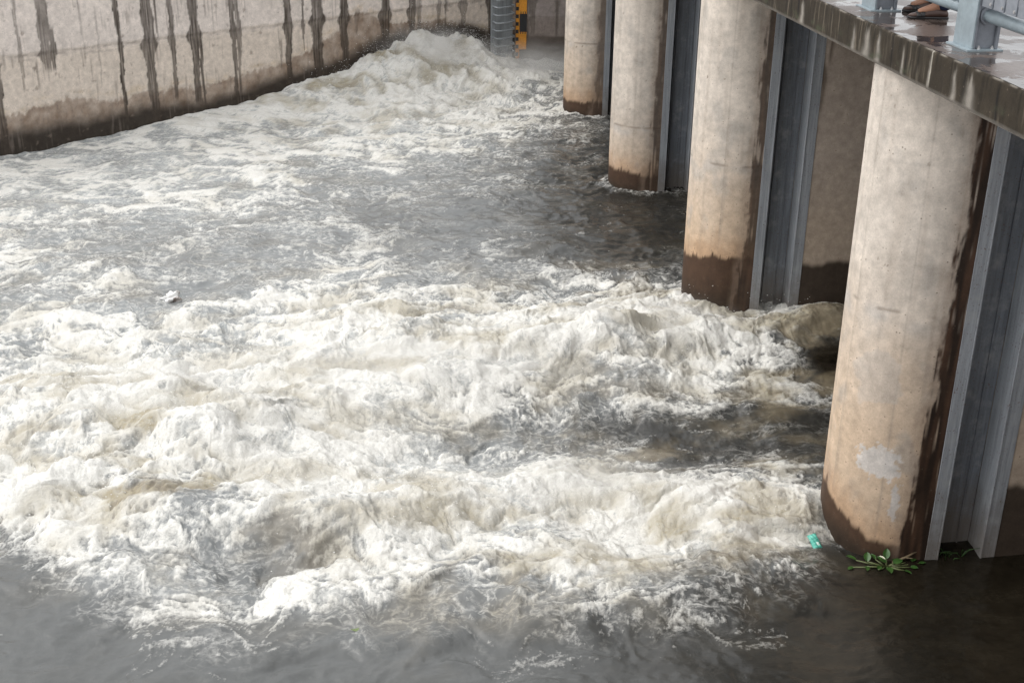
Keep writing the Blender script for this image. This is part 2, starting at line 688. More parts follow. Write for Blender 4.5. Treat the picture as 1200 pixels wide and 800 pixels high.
collar = np.exp(-(np.maximum(pd, 0) / 0.13) ** 2)
Z += 0.035 * collar
c_ = c_ + 0.4 * collar * sstep(6.2, 4.5, X0)
c_ = np.clip(c_ * 1.03 + 0.10 * sstep(-1.3, -0.1, fd) * (fd < 0.2) * sstep(4.2, 2.5, X0), 0, 1.12)
foam = np.clip((c_ - (1 - wq)) / 0.56, 0, 1)
foam = np.maximum(foam, 0.5 * sstep(0.72, 1.0, c_))
Z += 0.022 * foam * (0.4 + web * 0.5)

sed_shade = fbm(lx / 1.0, ly / 0.6, 4, 101, 0.52) * 1.35 + 1.3 * (0.25 - lumps)  # silt noise, plus shade tone painted into hollows between the lumps
sed_shade = np.clip((0.12 + 0.7 * np.exp(-(((X0 + 2.2) / 0.6) ** 2 + ((Y0 - 10.55) / 0.3) ** 2)) + tanm * 1.25 + 0.5 * np.clip(splash, 0, 1)) * sstep(-0.25, 0.5, sed_shade + 0.25 * (tanm - .4)), 0, 1)
# --- forward lean of the lumps
dxn = perlin(wx / 0.33, wy / 0.33, 111)
dyn = perlin(wx / 0.33, wy / 0.33, 112)
X1 = X0 - amp * (0.07 * dxn + 0.05)
Y1 = Y0 + amp * 0.07 * dyn
me = np_mesh('water', np.stack([X1, Y1, Z], 1), grid_quads(NR, NC))
fattr(me, 'foam', foam)
fattr(me, 'sed', sed_shade)
fattr(me, 'turb', amp)
net = sstep(0.06, 0.4, c_) * sstep(-0.5, 0.25, fbm(px / 0.7, py / 0.5, 3, 141) + 0.9 * (c_ - 0.45)) * sstep(-1.1, 0.1, fd)
fattr(me, 'net', net)
at_ = me.attributes.new('flow', 'FLOAT_VECTOR', 'POINT')
at_.data.foreach_set('vector', np.stack([0.72 * X0 + 0.28 * px, 0.72 * Y0 + 0.28 * py, 0 * X0], 1).astype(np.float32).ravel())
aer_sheen = 0.85 * np.clip(cover, 0, 1) ** 1.35 * (0.8 + 0.4 * fbm(wx / 0.8, wy / 0.6, 3, 121)) * (0.3 + 0.7 * sstep(-0.3, 0.4, fd))
aer_sheen += 0.22 * sstep(3.4, 0.2, X0 + 0.25 * perlin(X0 / 1.3, Y0 / 0.6, 132)) * sstep(14, 9, Y0) + 0.30 * sstep(3.7, 0.9, X0 + 0.5 * perlin(X0 / 1.2, Y0 / 1.2, 131)) * sstep(12.5, 15.5, Y0) + 0.04 * sstep(4.4, 3.4, X0)  # sky-reflection grey painted into the water, left dark beside the piers
fattr(me, 'aer', np.clip(aer_sheen, 0, 1))


def mat_water():
    t = NT('churned_water')
    p = t.pos()
    foam, sed_shade, turb = t.attr('foam'), t.attr('sed'), t.attr('turb')
    pm = t.mapping(p, (1.0, 1.35, 1.0))
    na = t.noise(pm, 13.0, 5, 0.68, 0.6)
    nb = t.noise(pm, 46.0, 4, 0.62, 0.3)
    brk = t.math('ADD', t.math('MULTIPLY', t.math('SUBTRACT', na, 0.5), 1.3), t.math('MULTIPLY', t.math('SUBTRACT', nb, 0.5), 0.7))
    f = t.math('ADD', foam, t.math('MULTIPLY', brk, t.rng(foam, 0.0, 0.12, 0.0, 0.95)))
    f = t.rng(f, 0.05, 0.85, 0.0, 1.0)
    # thin lace: bubble nets drawn out by the current
    fl = t.node('ShaderNodeAttribute', attribute_name='flow').outputs['Vector']
    wn_ = t.node('ShaderNodeTexNoise')
    t.put(wn_.inputs['Vector'], fl)
    wn_.inputs['Scale'].default_value = 5.0
    wn_.inputs['Detail'].default_value = 3.0
    off = t.node('ShaderNodeVectorMath', operation='MULTIPLY_ADD')
    t.l.new(wn_.outputs['Color'], off.inputs[0])
    off.inputs[1].default_value = (0.26, 0.26, 0.0)
    t.l.new(fl, off.inputs[2])
    lines = None
    for sc_, wd in ((3.4, 0.11), (8.0, 0.15)):
        vo = t.node('ShaderNodeTexVoronoi', feature='DISTANCE_TO_EDGE')
        t.l.new(t.mapping(off.outputs[0], (1.0, 1.5, 1.0)), vo.inputs['Vector'])
        vo.inputs['Scale'].default_value = sc_
        ln_ = t.rng(vo.outputs['Distance'], 0.0, wd, 1.0, 0.0)
        lines = ln_ if lines is None else t.math('MAXIMUM', lines, t.math('MULTIPLY', ln_, 0.7))
    lace = t.math('MULTIPLY', t.math('MULTIPLY', lines, t.attr('net')), t.rng(na, 0.40, 0.60, 0.0, 1.0))
    f = t.math('MAXIMUM', f, t.math('MULTIPLY', lace, 0.75))
    # water body: silty, aerated, with sky-reflection grey painted in
    wat = t.mix(t.rng(na, 0.35, 0.65), (0.009, 0.0072, 0.0045), (0.015, 0.0122, 0.008))
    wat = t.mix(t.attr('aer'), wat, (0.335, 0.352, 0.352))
    wat = t.mix(t.math('MULTIPLY', sed_shade, t.rng(turb, 0, 0.5, 0.15, 0.7)), wat, (0.25, 0.205, 0.135))
    rp = t.noise(t.mapping(p, (1.0, 1.6, 1.0)), 7.0, 5, 0.68, 0.8)
    bump_w = t.bump(t.math('ADD', rp, t.math('MULTIPLY', nb, 0.12)), t.rng(turb, 0.0, 0.6, 0.24, 0.55), 0.03)
    water = t.bsdf(Base_Color=wat, Roughness=t.rng(turb, 0, 1, 0.03, 0.2), IOR=1.333, Normal=bump_w)
    # foam: white with silt and painted hollow shade in it
    sn = t.math('MULTIPLY', sed_shade, t.rng(na, 0.3, 0.7, 0.75, 1.15), clamp=True)
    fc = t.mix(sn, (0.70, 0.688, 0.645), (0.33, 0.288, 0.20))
    bub = t.math('ADD', t.math('MULTIPLY', na, 0.55), t.math('MULTIPLY', nb, 0.45))
    fc = t.mix(t.rng(bub, 0.36, 0.53, 0.42, 0.0), fc, (0.42, 0.40, 0.35))
    hb = t.math('ADD', t.math('MULTIPLY', na, 1.0), t.math('MULTIPLY', nb, 0.45))
    bump_f = t.bump(hb, 0.6, 0.045)
    foamb = t.bsdf(Base_Color=fc, Roughness=0.6, Normal=bump_f, Specular_IOR_Level=0.3)
    mx = t.node('ShaderNodeMixShader')
    t.put(mx.inputs[0], f)
    t.l.new(water, mx.inputs[1])
    t.l.new(foamb, mx.inputs[2])
    return t.done(mx.outputs[0])


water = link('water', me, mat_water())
tag(water, 'grey brown churning water with white foam filling the concrete basin', kind='structure')

# ================================================================== concrete walls
M_CONC = mat_painted('stained_concrete')
M_PIER = mat_painted('pier_concrete', grain=80.0, bumpd=0.003)
M_DECKEDGE = mat_painted('deck_edge_concrete', grain=70.0, bumpd=0.006)


def lerp(a, b, k):
    k = np.asarray(k)[..., None]
    return a * (1 - k) + np.array(b, dtype=np.float32) * k


def streaks(s, z, defs, seed=0, out=None):
    """dark run-off marks: (s, half width, top, bottom, strength)"""
    k = np.zeros_like(s)
    for i, (c, w, zt, zb, a) in enumerate(defs):
        cc = c + 0.03 * perlin(z / 0.5, z * 0 + i * 7.3, seed) + 0.012 * perlin(z / 0.12, z * 0 + i * 3.1, seed + 1)
        ww = w * (1 + 0.3 * perlin(z / 0.35, z * 0 + i * 5.7, seed + 2) + 0.15 * perlin(z / 0.08, z * 0 + i * 9.7, seed + 3))
        ww = ww * (1 + 0.55 * np.exp(-((z - 1.8) / 0.12) ** 2)) * np.interp(z, [zb - 0.2, zb + .3, 1.7, 5], [0.55, 0.75, 1.0, 1.0])
        e = sstep(1.08, 0.86, np.abs(s - cc) / np.maximum(ww, 1e-3))
        e = e * (0.9 + 0.35 * perlin(s / 0.02, z / 0.5, seed + 4))
        e = e * sstep(zb - 0.06, zb + 0.1, z) * sstep(zt + 0.06, zt - 0.06, z)
        k = np.maximum(k, e * a)
    return np.clip(k, 0, 1)


def wall_sheet(name, ss, zs, A, D, N, colour_fn, thick, ztop, mat, parent):
    S, Zz = np.meshgrid(ss, zs)
    S, Zz = S.ravel().astype(np.float32), Zz.ravel().astype(np.float32)
    col, wet, proud = colour_fn(S, Zz)
    # the pour joint: the upper lift stands a little proud
    P = np.stack([A[0] + D[0] * S - N[0] * proud, A[1] + D[1] * S - N[1] * proud, Zz], 1)
    me = np_mesh(name, P, grid_quads(len(zs), len(ss)))
    cattr(me, 'col', col)
    fattr(me, 'wet', wet)
    return link(name, me, mat, parent)


LEFT_STREAKS = [  # s, half width, top, bottom, strength
    (0.66, .035, 5, 1.2, .55), (1.15, .11, 5, 1.5, .75), (1.30, .05, 2.3, 1.5, .8), (0.15, .10, 1.75, -.2, .9), (2.63, .05, 5, .3, .95),
    (3.26, .125, 5, .2, .85), (3.45, .025, 5, 1.85, .8), (3.77, .06, 5, .6, .85), (4.27, .11, 5, .45, .9), (4.40, .04, 1.8, .4, .85),
    (5.17, .06, 5, .4, .85), (5.29, .055, 5, .5, .75), (6.32, .04, 1.55, .9, .5), (6.52, .09, 5, .3, .92), (6.91, .03, 5, 1.2, .8),
    (7.28, .15, 5, .3, .92), (8.0, .11, 5, .3, .95), (8.35, .05, 2.0, 1.4, .4), (9.15, .13, 5, .3, .9), (9.92, .10, 5, .3, .85),
    (10.15, .06, 5, .8, .6), (10.75, .05, 5, 1.3, .6), (10.95, .03, 5, 1.3, .6), (11.5, .10, 5, 1.2, .6), (12.4, .10, 5, .2, .9),
    (1.9, .02, 5, 1.6, .3), (2.2, .02, 2.6, 1.1, .35), (0.95, .03, 1.7, 1.2, .4), (-1.4, .1, 5, .3, .8), (-2.6, .06, 5, .5, .8), (-3.7, .12, 5, .3, .85),
]
rs = np.random.default_rng(8)


def left_colour(s, z):
    base = np.tile(np.array([0.66, 0.59, 0.535], np.float32), (len(s), 1))
    mott = fbm(s / 0.9, z / 0.6, 4, 201)
    base *= (1 + 0.13 * mott)[:, None]
    # warmer lower lift
    low = sstep(1.95, 1.7, z + 0.02 * perlin(s / 0.3, z, 202))
    base = lerp(base, (0.60, 0.51, 0.41), 0.5 * low)
    # pour joint line
    jl = np.exp(-((z - 1.84 - 0.02 * fbm(s / 0.4, z * 0, 3, 204)) / 0.022) ** 2)
    base = lerp(base, (0.29, 0.25, 0.22), 0.5 * jl * sstep(-0.1, 0.5, perlin(s / 0.35, z / 0.5, 205) + 0.6 * perlin(s / .08, z / .05, 214)))
    rp = np.exp(-((z - 1.80) / 0.09) ** 2) * sstep(0.1, 0.4, fbm(s / 0.3, z / 0.08, 4, 215))
    base = lerp(base, (0.36, 0.31, 0.275), 0.55 * rp)
    # rusty brown tide band with a ragged top
    zt = np.interp(s, [-8, 0, .46, .96, 1.4, 2.33, 3.27, 4.22, 5.45, 6.1, 7.2, 8.4, 9.36, 10.9, 12.27, 14], [.8, .8, .8, .88, .97, .78, .86, .8, .92, 1.02, 1.25, 1.95, 1.6, 1.5, 1.15, 1.2])
    zt = zt + 0.13 * fbm(s / 0.5, s * 0 + 3, 5, 206, .6) + 0.10 * fbm(s / 0.09, z / 0.12, 3, 207)
    b = sstep(0.05, -0.05, z - zt)
    base = lerp(base, (0.225, 0.158, 0.112), (0.72 + 0.5 * fbm(s / 0.25, z / 0.3, 4, 240)).clip(0, 1) * b)
    # fringe of efflorescence just above it
    fr = np.exp(-((z - zt - 0.09) / 0.06) ** 2) * sstep(0.0, 0.5, perlin(s / 0.4, z / 0.2, 208) + 0.2)
    base = lerp(base, (0.52, 0.41, 0.28), 0.5 * fr)
    # black wet foot
    wetline = np.interp(s, [-8, 0, 2.6, 4.6, 6.5, 8, 9, 11.4, 13.3], [.48, .48, .55, .5, .8, .95, 1.35, 1.4, .9])
    wt = sstep(0.16, -0.16, z - wetline - 0.1 * fbm(s / 0.6, z / 0.6, 3, 209))
    base = lerp(base, (0.030, 0.024, 0.019), 0.95 * wt)
    # fine drip marks
    dr = sstep(0.25, 0.6, perlin(s / 0.045, z / 0.7, 210)) * sstep(0.0, 0.4, perlin(s / 0.8, z / 0.8, 211) + 0.1)
    base = lerp(base, (0.2, 0.165, 0.14), 0.45 * dr)
    spl = sstep(0.35, 0.6, fbm(s / 0.11, z / 0.16, 3, 213)) * sstep(0.9, 1.1, z) * sstep(1.75, 1.6, z) * sstep(4.2, 1, s)
    base = lerp(base, (0.2, 0.16, 0.13), 0.6 * spl)
    k = streaks(s, z, LEFT_STREAKS, 220)
    inner = 0.25 * perlin(s / 0.03, z / 0.8, 231)
    dark = lerp(np.tile(np.array([0.042, 0.032, 0.025], np.float32), (len(s), 1)), (0.12, 0.096, 0.078), (0.4 + inner + 0.15 * sstep(1.6, 2.2, z)).clip(0, 1) * 0.5)
    base = base * (1 - k[:, None]) + dark * k[:, None]
    # lichen spots
    sp = sstep(0.62, 0.75, perlin(s / 0.13, z / 0.13, 233))
    base = lerp(base, (0.2, 0.16, 0.13), 0.5 * sp)
    proud = 0.025 * sstep(1.84, 1.90, z + 0.015 * perlin(s / 0.3, z, 234)) + 0.006 * fbm(s / 1.5, z / 0.9, 3, 235)
    wet = np.clip(0.85 * wt + 0.35 * k + 0.25 * b, 0, 1)
    return base.clip(0.01, 0.9), wet, proud


ss = np.concatenate([np.arange(-9, -1.2, 0.12), np.arange(-1.2, CORNER_S, 0.022), [CORNER_S + 0.02]])
zs = np.concatenate([np.arange(-0.8, 0, 0.2), np.arange(0, 3.0, 0.022), np.arange(3.0, 4.71, 0.09)])
wall = empty('retaining_wall', (WALL_A[0], WALL_A[1], 0))
tag(wall, 'long pale concrete retaining wall with dark vertical run-off stains behind the foam', 'wall')
face = wall_sheet('wall_face', ss, zs, (0, 0), WALL_DIR, WALL_N, left_colour, 0.5, 4.7, M_CONC, wall)
bm = bmesh.new()
bm_box(bm, -9, CORNER_S + 0.3, 0.05, 0.75, -0.8, 4.66)
o = bm_done(bm, 'wall_core', mat_plain('core_concrete', (0.38, 0.34, 0.31), 0.9, scale=6), wall)
o.rotation_euler = (0, 0, R(37))
bm = bmesh.new()
bm_box(bm, -9, CORNER_S + 0.2, -0.08, 0.8, 4.66, 4.84, 0.015)
o = bm_done(bm, 'coping', bpy.data.materials['core_concrete'], wall)
o.rotation_euler = (0, 0, R(37))


def end_colour(s, z):
    base = np.tile(np.array([0.33, 0.285, 0.262], np.float32), (len(s), 1))
    base *= (1 + 0.16 * fbm(s / 0.7, z / 0.7, 4, 301))[:, None]
    base = lerp(base, (0.27, 0.225, 0.195), 0.7 * sstep(1.38, 1.28, z + .03 * perlin(s / .2, z, 303)))
    jl = np.exp(-((z - 1.33) / 0.02) ** 2)
    base = lerp(base, (0.43, 0.38, 0.34), 0.5 * jl)
    b = sstep(0.06, -0.06, z - 0.9 - 0.05 * fbm(s / 0.4, z * 0, 3, 304))
    base = lerp(base, (0.115, 0.092, 0.075), 0.85 * b)
    vj = np.exp(-((s - 4.45) / 0.025) ** 2)
    base = lerp(base, (0.13, 0.11, 0.095), 0.8 * vj)
    k = streaks(s, z, [(3.83, .09, 5, .9, .75), (5.4, .08, 5, .4, .8), (6.6, .1, 5, .4, .8), (4.46, .05, 5, .9, .5)], 320)
    base = lerp(base, (0.13, 0.108, 0.09), k)
    dr = sstep(0.2, 0.6, perlin(s / 0.05, z / 0.5, 310)) * sstep(1.3, 1.0, z)
    base = lerp(base, (0.12, 0.095, 0.08), 0.5 * dr)
    proud = 0.02 * sstep(1.32, 1.36, z) + 0.02 * sstep(0.92, 0.88, z)
    return base.clip(0.01, .9), np.clip(b + .3 * k, 0, 1), proud


CX = WALL_A[0] + WALL_DIR[0] * CORNER_S
wall2 = empty('abutment_wall', (0, END_Y, 0))
tag(wall2, 'brown stained concrete abutment wall at the far end beside the staff gauge', 'wall')
ss = np.concatenate([np.arange(CX - .02, 6.0, 0.025), np.arange(6.0, 12.3, 0.2)])
zs = np.concatenate([np.arange(-0.8, 0, 0.2), np.arange(0, 2.6, 0.025), np.arange(2.6, 4.4, 0.1)])
wall_sheet('wall_face', ss, zs, (0, 0), (1, 0), (0, 1), end_colour, 0.5, 4.4, M_CONC, wall2)
bm = bmesh.new()
bm_box(bm, CX + 0.2, 12.2, 0.06, 0.9, -0.8, 4.3)
bm_done(bm, 'wall_core', bpy.data.materials['core_concrete'], wall2)

# unseen block added under the viewpoint to keep light off the near water
near = empty('abutment_block', (0, 0.9, 0))
tag(near, 'concrete abutment block under the viewpoint at the near end of the deck', 'wall')
bm = bmesh.new()
bm_box(bm, -0.9, 14.0, -12, 0.0, -0.8, 4.62, 0.03)
bm_done(bm, 'block', bpy.data.materials['core_concrete'], near)

# bank behind the walls, out to the horizon
bm = bmesh.new()
def wp(s, off):
    q = WALL_A + WALL_DIR * s + WALL_N * off
    return (q[0], q[1], 4.6)
v = [bm.verts.new(p) for p in (wp(-9, .6), wp(CORNER_S, .6), (12.0, END_Y + .8, 4.6), (400, END_Y + 60, 4.6), (400, 900, 4.6), (-900, 900, 4.6), (-900, 8, 4.6))]
bm.faces.new(v)
o = bm_done(bm, 'ground', mat_plain('bank_soil', (0.16, 0.145, 0.10), 0.95, scale=1.5, var=.3))
tag(o, 'earth bank on top of the retaining wall', kind='structure')

# ================================================================== piers
SLOT0, SLOT1, SLOT_D = 4.85, 5.27, 0.26
PIER_BACK, DECK_Z0, DECK_Z1, DECK_X0 = 12.0, 4.345, 4.632, 3.935


def pier_profile(fine=False):
    """(x, y) outline round the pier, from the far side round the nose to the near side; y relative to the centre"""
    r = PIER_R
    far = [(PIER_BACK, r), (9.0, r), (7.5, r), (6.5, r), (5.8, r), (SLOT1, r), (SLOT1, r - SLOT_D), (SLOT0, r - SLOT_D), (SLOT0, r), (4.7, r)]
    arc = [(PIER_CX - r * math.sin(a), r * math.cos(a)) for a in np.linspace(0, math.pi, 150 if fine else 64)]
    st = 0.013 if fine else 0.026
    near = [(x, -r) for x in np.arange(PIER_CX + st, SLOT0 - .004, st)] + [(SLOT0, -r), (SLOT0, -r + SLOT_D), (SLOT1, -r + SLOT_D), (SLOT1, -r)]
    near += [(x, -r) for x in np.arange(SLOT1 + st, 6.9, st)] + [(7.5, -r), (9.0, -r), (PIER_BACK, -r)]
    return np.array(far + arc + near, dtype=np.float32)


def pier_arc(PROF):
    ANG = np.where(PROF[:, 0] < PIER_CX + 1e-3, np.arctan2(-PROF[:, 1], PIER_CX - PROF[:, 0]), np.where(PROF[:, 1] < 0, math.pi / 2, -math.pi / 2))
    return np.where(PROF[:, 0] > PIER_CX, np.sign(-PROF[:, 1]) * (PIER_R * math.pi / 2 + PROF[:, 0] - PIER_CX), PIER_R * ANG)

PIERS = [  # tide band height at nose / side, joint height, patch of efflorescence
    dict(band=(0.50, 0.20), joint=2.38, patch=True, tan=1.0, dark=1.0),
    dict(band=(0.72, 0.86), joint=2.08, patch=False, tan=1.15, dark=0.8),
    dict(band=(0.45, 0.36), joint=1.18, patch=False, tan=1.0, dark=0.75),
    dict(band=(0.34, 0.36), joint=1.6, patch=False, tan=0.9, dark=0.6),
]


def pier_colour(k, a, x, y, z):
    """a: arc length from the nose tip (positive towards the camera side)"""
    P = PIERS[k]
    sd = 400 + 40 * k
    base = np.tile(np.array([0.56, 0.50, 0.435], np.float32), (len(a), 1))
    mott = fbm(a / 0.55, z / 0.5, 5, sd, .55)
    base *= (1 + 0.26 * mott)[:, None]
    # warm silt on the lower part
    lo = sstep(P['joint'] + 0.7, P['joint'] - 1.4, z + 0.35 * fbm(a / 0.5, z / 0.9, 3, sd + 6))
    base = lerp(base, (0.54, 0.40, 0.275), np.clip(0.8 * P['tan'] * lo, 0, 1))
    # grey scoured patches
    gp = sstep(0.12, 0.4, fbm(a / 0.4, z / 0.55, 4, sd + 8))
    base = lerp(base, (0.38, 0.35, 0.315), 0.5 * gp)
    # pour joint: pale smear with a dark line
    jz = P['joint'] + 0.02 * fbm(a / 0.3, z * 0, 3, sd + 10)
    base = lerp(base, (0.52, 0.475, 0.43), 0.8 * np.exp(-((z - jz + 0.07) / 0.09) ** 2) * sstep(-.3, .3, perlin(a / .3, z / .3, sd + 11)))
    base = lerp(base, (0.25, 0.21, 0.17), 0.75 * np.exp(-((z - jz) / 0.015) ** 2) * sstep(-.2, .2, perlin(a / .2, z / .3, sd + 12)))
    # second pour joint higher up
    base = lerp(base, (0.33, 0.3, 0.27), 0.3 * np.exp(-((z - jz - 1.25) / 0.02) ** 2) * sstep(-.2, .3, perlin(a / .25, z / .3, sd + 13)))
    # formwork seams
    for sx in (0.12, 0.62):
        base = lerp(base, (0.3, 0.26, 0.22), 0.35 * np.exp(-((a - sx - 0.006 * perlin(z / .3, z * 0, sd + 14)) / 0.008) ** 2))
    # vertical run-off tint
    dr = sstep(0.05, 0.7, perlin(a / 0.07, z / 1.6, sd + 15))
    base = lerp(base, (0.33, 0.275, 0.225), 0.28 * dr)
    if P['patch']:
        pc = np.exp(-(((a - 0.55) / 0.22) ** 2 + ((z - 0.98) / 0.17) ** 2)) + np.exp(-(((a - 0.74) / 0.05) ** 2 + ((z - 0.6) / 0.2) ** 2)) * .9
        pk = sstep(0.46, 0.52, pc + 0.55 * fbm(a / 0.07, z / 0.07, 4, sd + 17))
        base = lerp(base, (0.60, 0.575, 0.55), 0.8 * pk)
        p2 = sstep(0.5, 0.6, np.exp(-(((a - 0.45) / 0.3) ** 2 + ((z - 1.75) / 0.3) ** 2)) + 0.4 * fbm(a / 0.2, z / 0.2, 4, sd + 18))
        base = lerp(base, (0.47, 0.425, 0.38), 0.5 * p2)
    # dark bugholes and chips, upper left
    ch = sstep(0.38, 0.5, fbm(a / 0.05, z / 0.07, 4, sd + 20, .65)) * sstep(0.1, 0.5, perlin(a / 0.35, z / 0.3, sd + 21))
    base = lerp(base, (0.16, 0.12, 0.09), 0.8 * ch)
    # tide band at the foot
    bz = np.interp(a, [-0.9, 0.0, 0.55, 0.95, 3], [P['band'][0] + .1, P['band'][0], P['band'][1], P['band'][1], P['band'][1] - .12])
    bz = bz + 0.1 * fbm(a / 0.25, z * 0 + k, 4, sd + 22) + 0.08 * sstep(.2, .8, perlin(a / 0.035, z / 0.25, sd + 23))
    base = lerp(base, (0.40, 0.235, 0.125), 0.55 * sstep(0.42, 0.0, z - bz + 0.12 * fbm(a / .2, z / .2, 4, sd + 40)))
    b = sstep(0.035, -0.035, z - bz)
    bc = lerp(np.tile(np.array([0.050, 0.026, 0.016], np.float32), (len(a), 1)), (0.014, 0.010, 0.008), sstep(0.6, -0.1, z / np.maximum(bz, .1) - .2 + .3 * mott))
    base = base * (1 - 0.94 * b[:, None]) + bc * 0.94 * b[:, None]
    # wet black run-off beside the guide slot
    xe = (0.955, 1.005, 0.985, 1.0)[k] + 0.09 * fbm(z / 0.7, z * 0 + k * 3, 3, sd + 25) + 0.05 * fbm(a / 0.035, z / 0.7, 3, sd + 26) - np.interp(z, [0, .5, 1.5, 4.4], [.14, .07, .03, -.01])
    halo = sstep(-0.14, 0.0, a - xe + 0.06 * fbm(a / .1, z / .25, 3, sd + 35))
    base = lerp(base, (0.30, 0.22, 0.165), 0.45 * halo * sstep(1.3, 1.1, a))
    w = sstep(-0.02, 0.02, a - xe + 0.035 * fbm(a / .05, z / .12, 3, sd + 36)) * sstep(1.17 + .03, 1.10, a + 0.04 * perlin(z / 0.3, z * 0 + 5, sd + 27) - 0.02)
    brk = sstep(-0.55, -0.1, perlin(a / 0.03, z / 0.5, sd + 28) + 0.5 * fbm(a / .15, z / .5, 3, sd + 37) + 0.25)
    wc = lerp(np.tile(np.array([0.028, 0.018, 0.013], np.float32), (len(a), 1)), (0.085, 0.047, 0.03), (0.3 + 0.9 * perlin(a / .05, z / 0.6, sd + 29)).clip(0, 1))
    base = base * (1 - (P['dark'] * w * brk)[:, None]) + wc * (P['dark'] * w * brk)[:, None]
    # rear concrete beyond the slot: brown-grey
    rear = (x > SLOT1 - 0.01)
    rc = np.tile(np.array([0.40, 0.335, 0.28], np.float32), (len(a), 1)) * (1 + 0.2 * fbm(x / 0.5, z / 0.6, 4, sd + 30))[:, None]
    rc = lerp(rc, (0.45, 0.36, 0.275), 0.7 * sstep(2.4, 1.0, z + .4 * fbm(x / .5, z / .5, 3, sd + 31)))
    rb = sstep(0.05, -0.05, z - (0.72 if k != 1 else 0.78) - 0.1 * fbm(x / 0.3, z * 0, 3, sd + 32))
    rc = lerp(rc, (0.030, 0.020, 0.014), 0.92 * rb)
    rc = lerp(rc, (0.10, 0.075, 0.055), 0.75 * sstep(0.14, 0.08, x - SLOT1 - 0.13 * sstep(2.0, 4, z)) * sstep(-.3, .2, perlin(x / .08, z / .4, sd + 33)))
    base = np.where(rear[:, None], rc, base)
    wet = np.clip(0.8 * b + 0.9 * w, 0, 1) * (~rear) + rear * rb * .8
    return base.clip(0.008, .9), wet



def mat_steel(name, col, rust):
    """weathered painted steel: vertical run marks, lime bloom, rust freckles"""
    t = NT(name)
    p = t.pos()
    st = t.noise(t.mapping(p, (1, 1, 0.05)), 34, 5, 0.65)
    bl = t.noise(p, 5.0, 6, 0.7)
    fr = t.noise(p, 55.0, 3, 0.6)
    c = t.mix(t.rng(st, 0.3, 0.7), tuple(k * 0.72 for k in col), tuple(k * 1.25 for k in col))
    c = t.mix(t.rng(bl, 0.52, 0.72, 0, 0.5), c, (0.42, 0.42, 0.41))
    c = t.mix(t.math('MULTIPLY', t.rng(fr, 0.60, 0.68), t.rng(bl, 0.40, 0.6, rust, 0.0)), c, (0.12, 0.05, 0.022))
    z = t.node('ShaderNodeSeparateXYZ')
    t.l.new(p, z.inputs[0])
    low = t.math('ADD', z.outputs['Z'], t.math('MULTIPLY', t.math('SUBTRACT', bl, 0.5), 1.1))
    c = t.mix(t.rng(low, 0.15, 0.75, 0.6, 0.0), c, (0.17, 0.135, 0.10))
    nb_ = t.bump(t.math('ADD', fr, bl), 0.3, 0.003)
    return t.done(t.bsdf(Base_Color=c, Roughness=t.rng(bl, .3, .7, .4, .65), Metallic=0.15, Normal=nb_))


M_STEEL = mat_steel('guide_steel', (0.175, 0.192, 0.215), 0.8)
M_STEEL_L = mat_steel('guide_edge_steel', (0.31, 0.33, 0.355), 0.9)


def pier_mesh(k):
    PROF = pier_profile(k < 2)
    ARC = pier_arc(PROF)
    zs = np.concatenate([np.arange(-0.8, -0.05, 0.25), np.arange(-0.05, 4.36, 0.014 if k < 2 else 0.028), [4.37]])
    n = len(PROF)
    rows = len(zs)
    X = np.tile(PROF[:, 0], rows); Y = np.tile(PROF[:, 1], rows); A = np.tile(ARC, rows)
    Zz = np.repeat(zs, n).astype(np.float32)
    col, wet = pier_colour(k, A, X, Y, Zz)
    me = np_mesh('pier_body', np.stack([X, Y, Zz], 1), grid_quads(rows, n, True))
    # flat shading across the slot corners
    poly_x = X[grid_quads(rows, n, True)].mean(1)
    me.polygons.foreach_set('use_smooth', poly_x < SLOT0 - 0.03)
    cattr(me, 'col', col)
    fattr(me, 'wet', wet)
    return me


def strip(name, boxes, mat, parent, bev=0.003):
    bm = bmesh.new()
    for b in boxes:
        bm_box(bm, *b, bev=bev)
    return bm_done(bm, name, mat, parent)


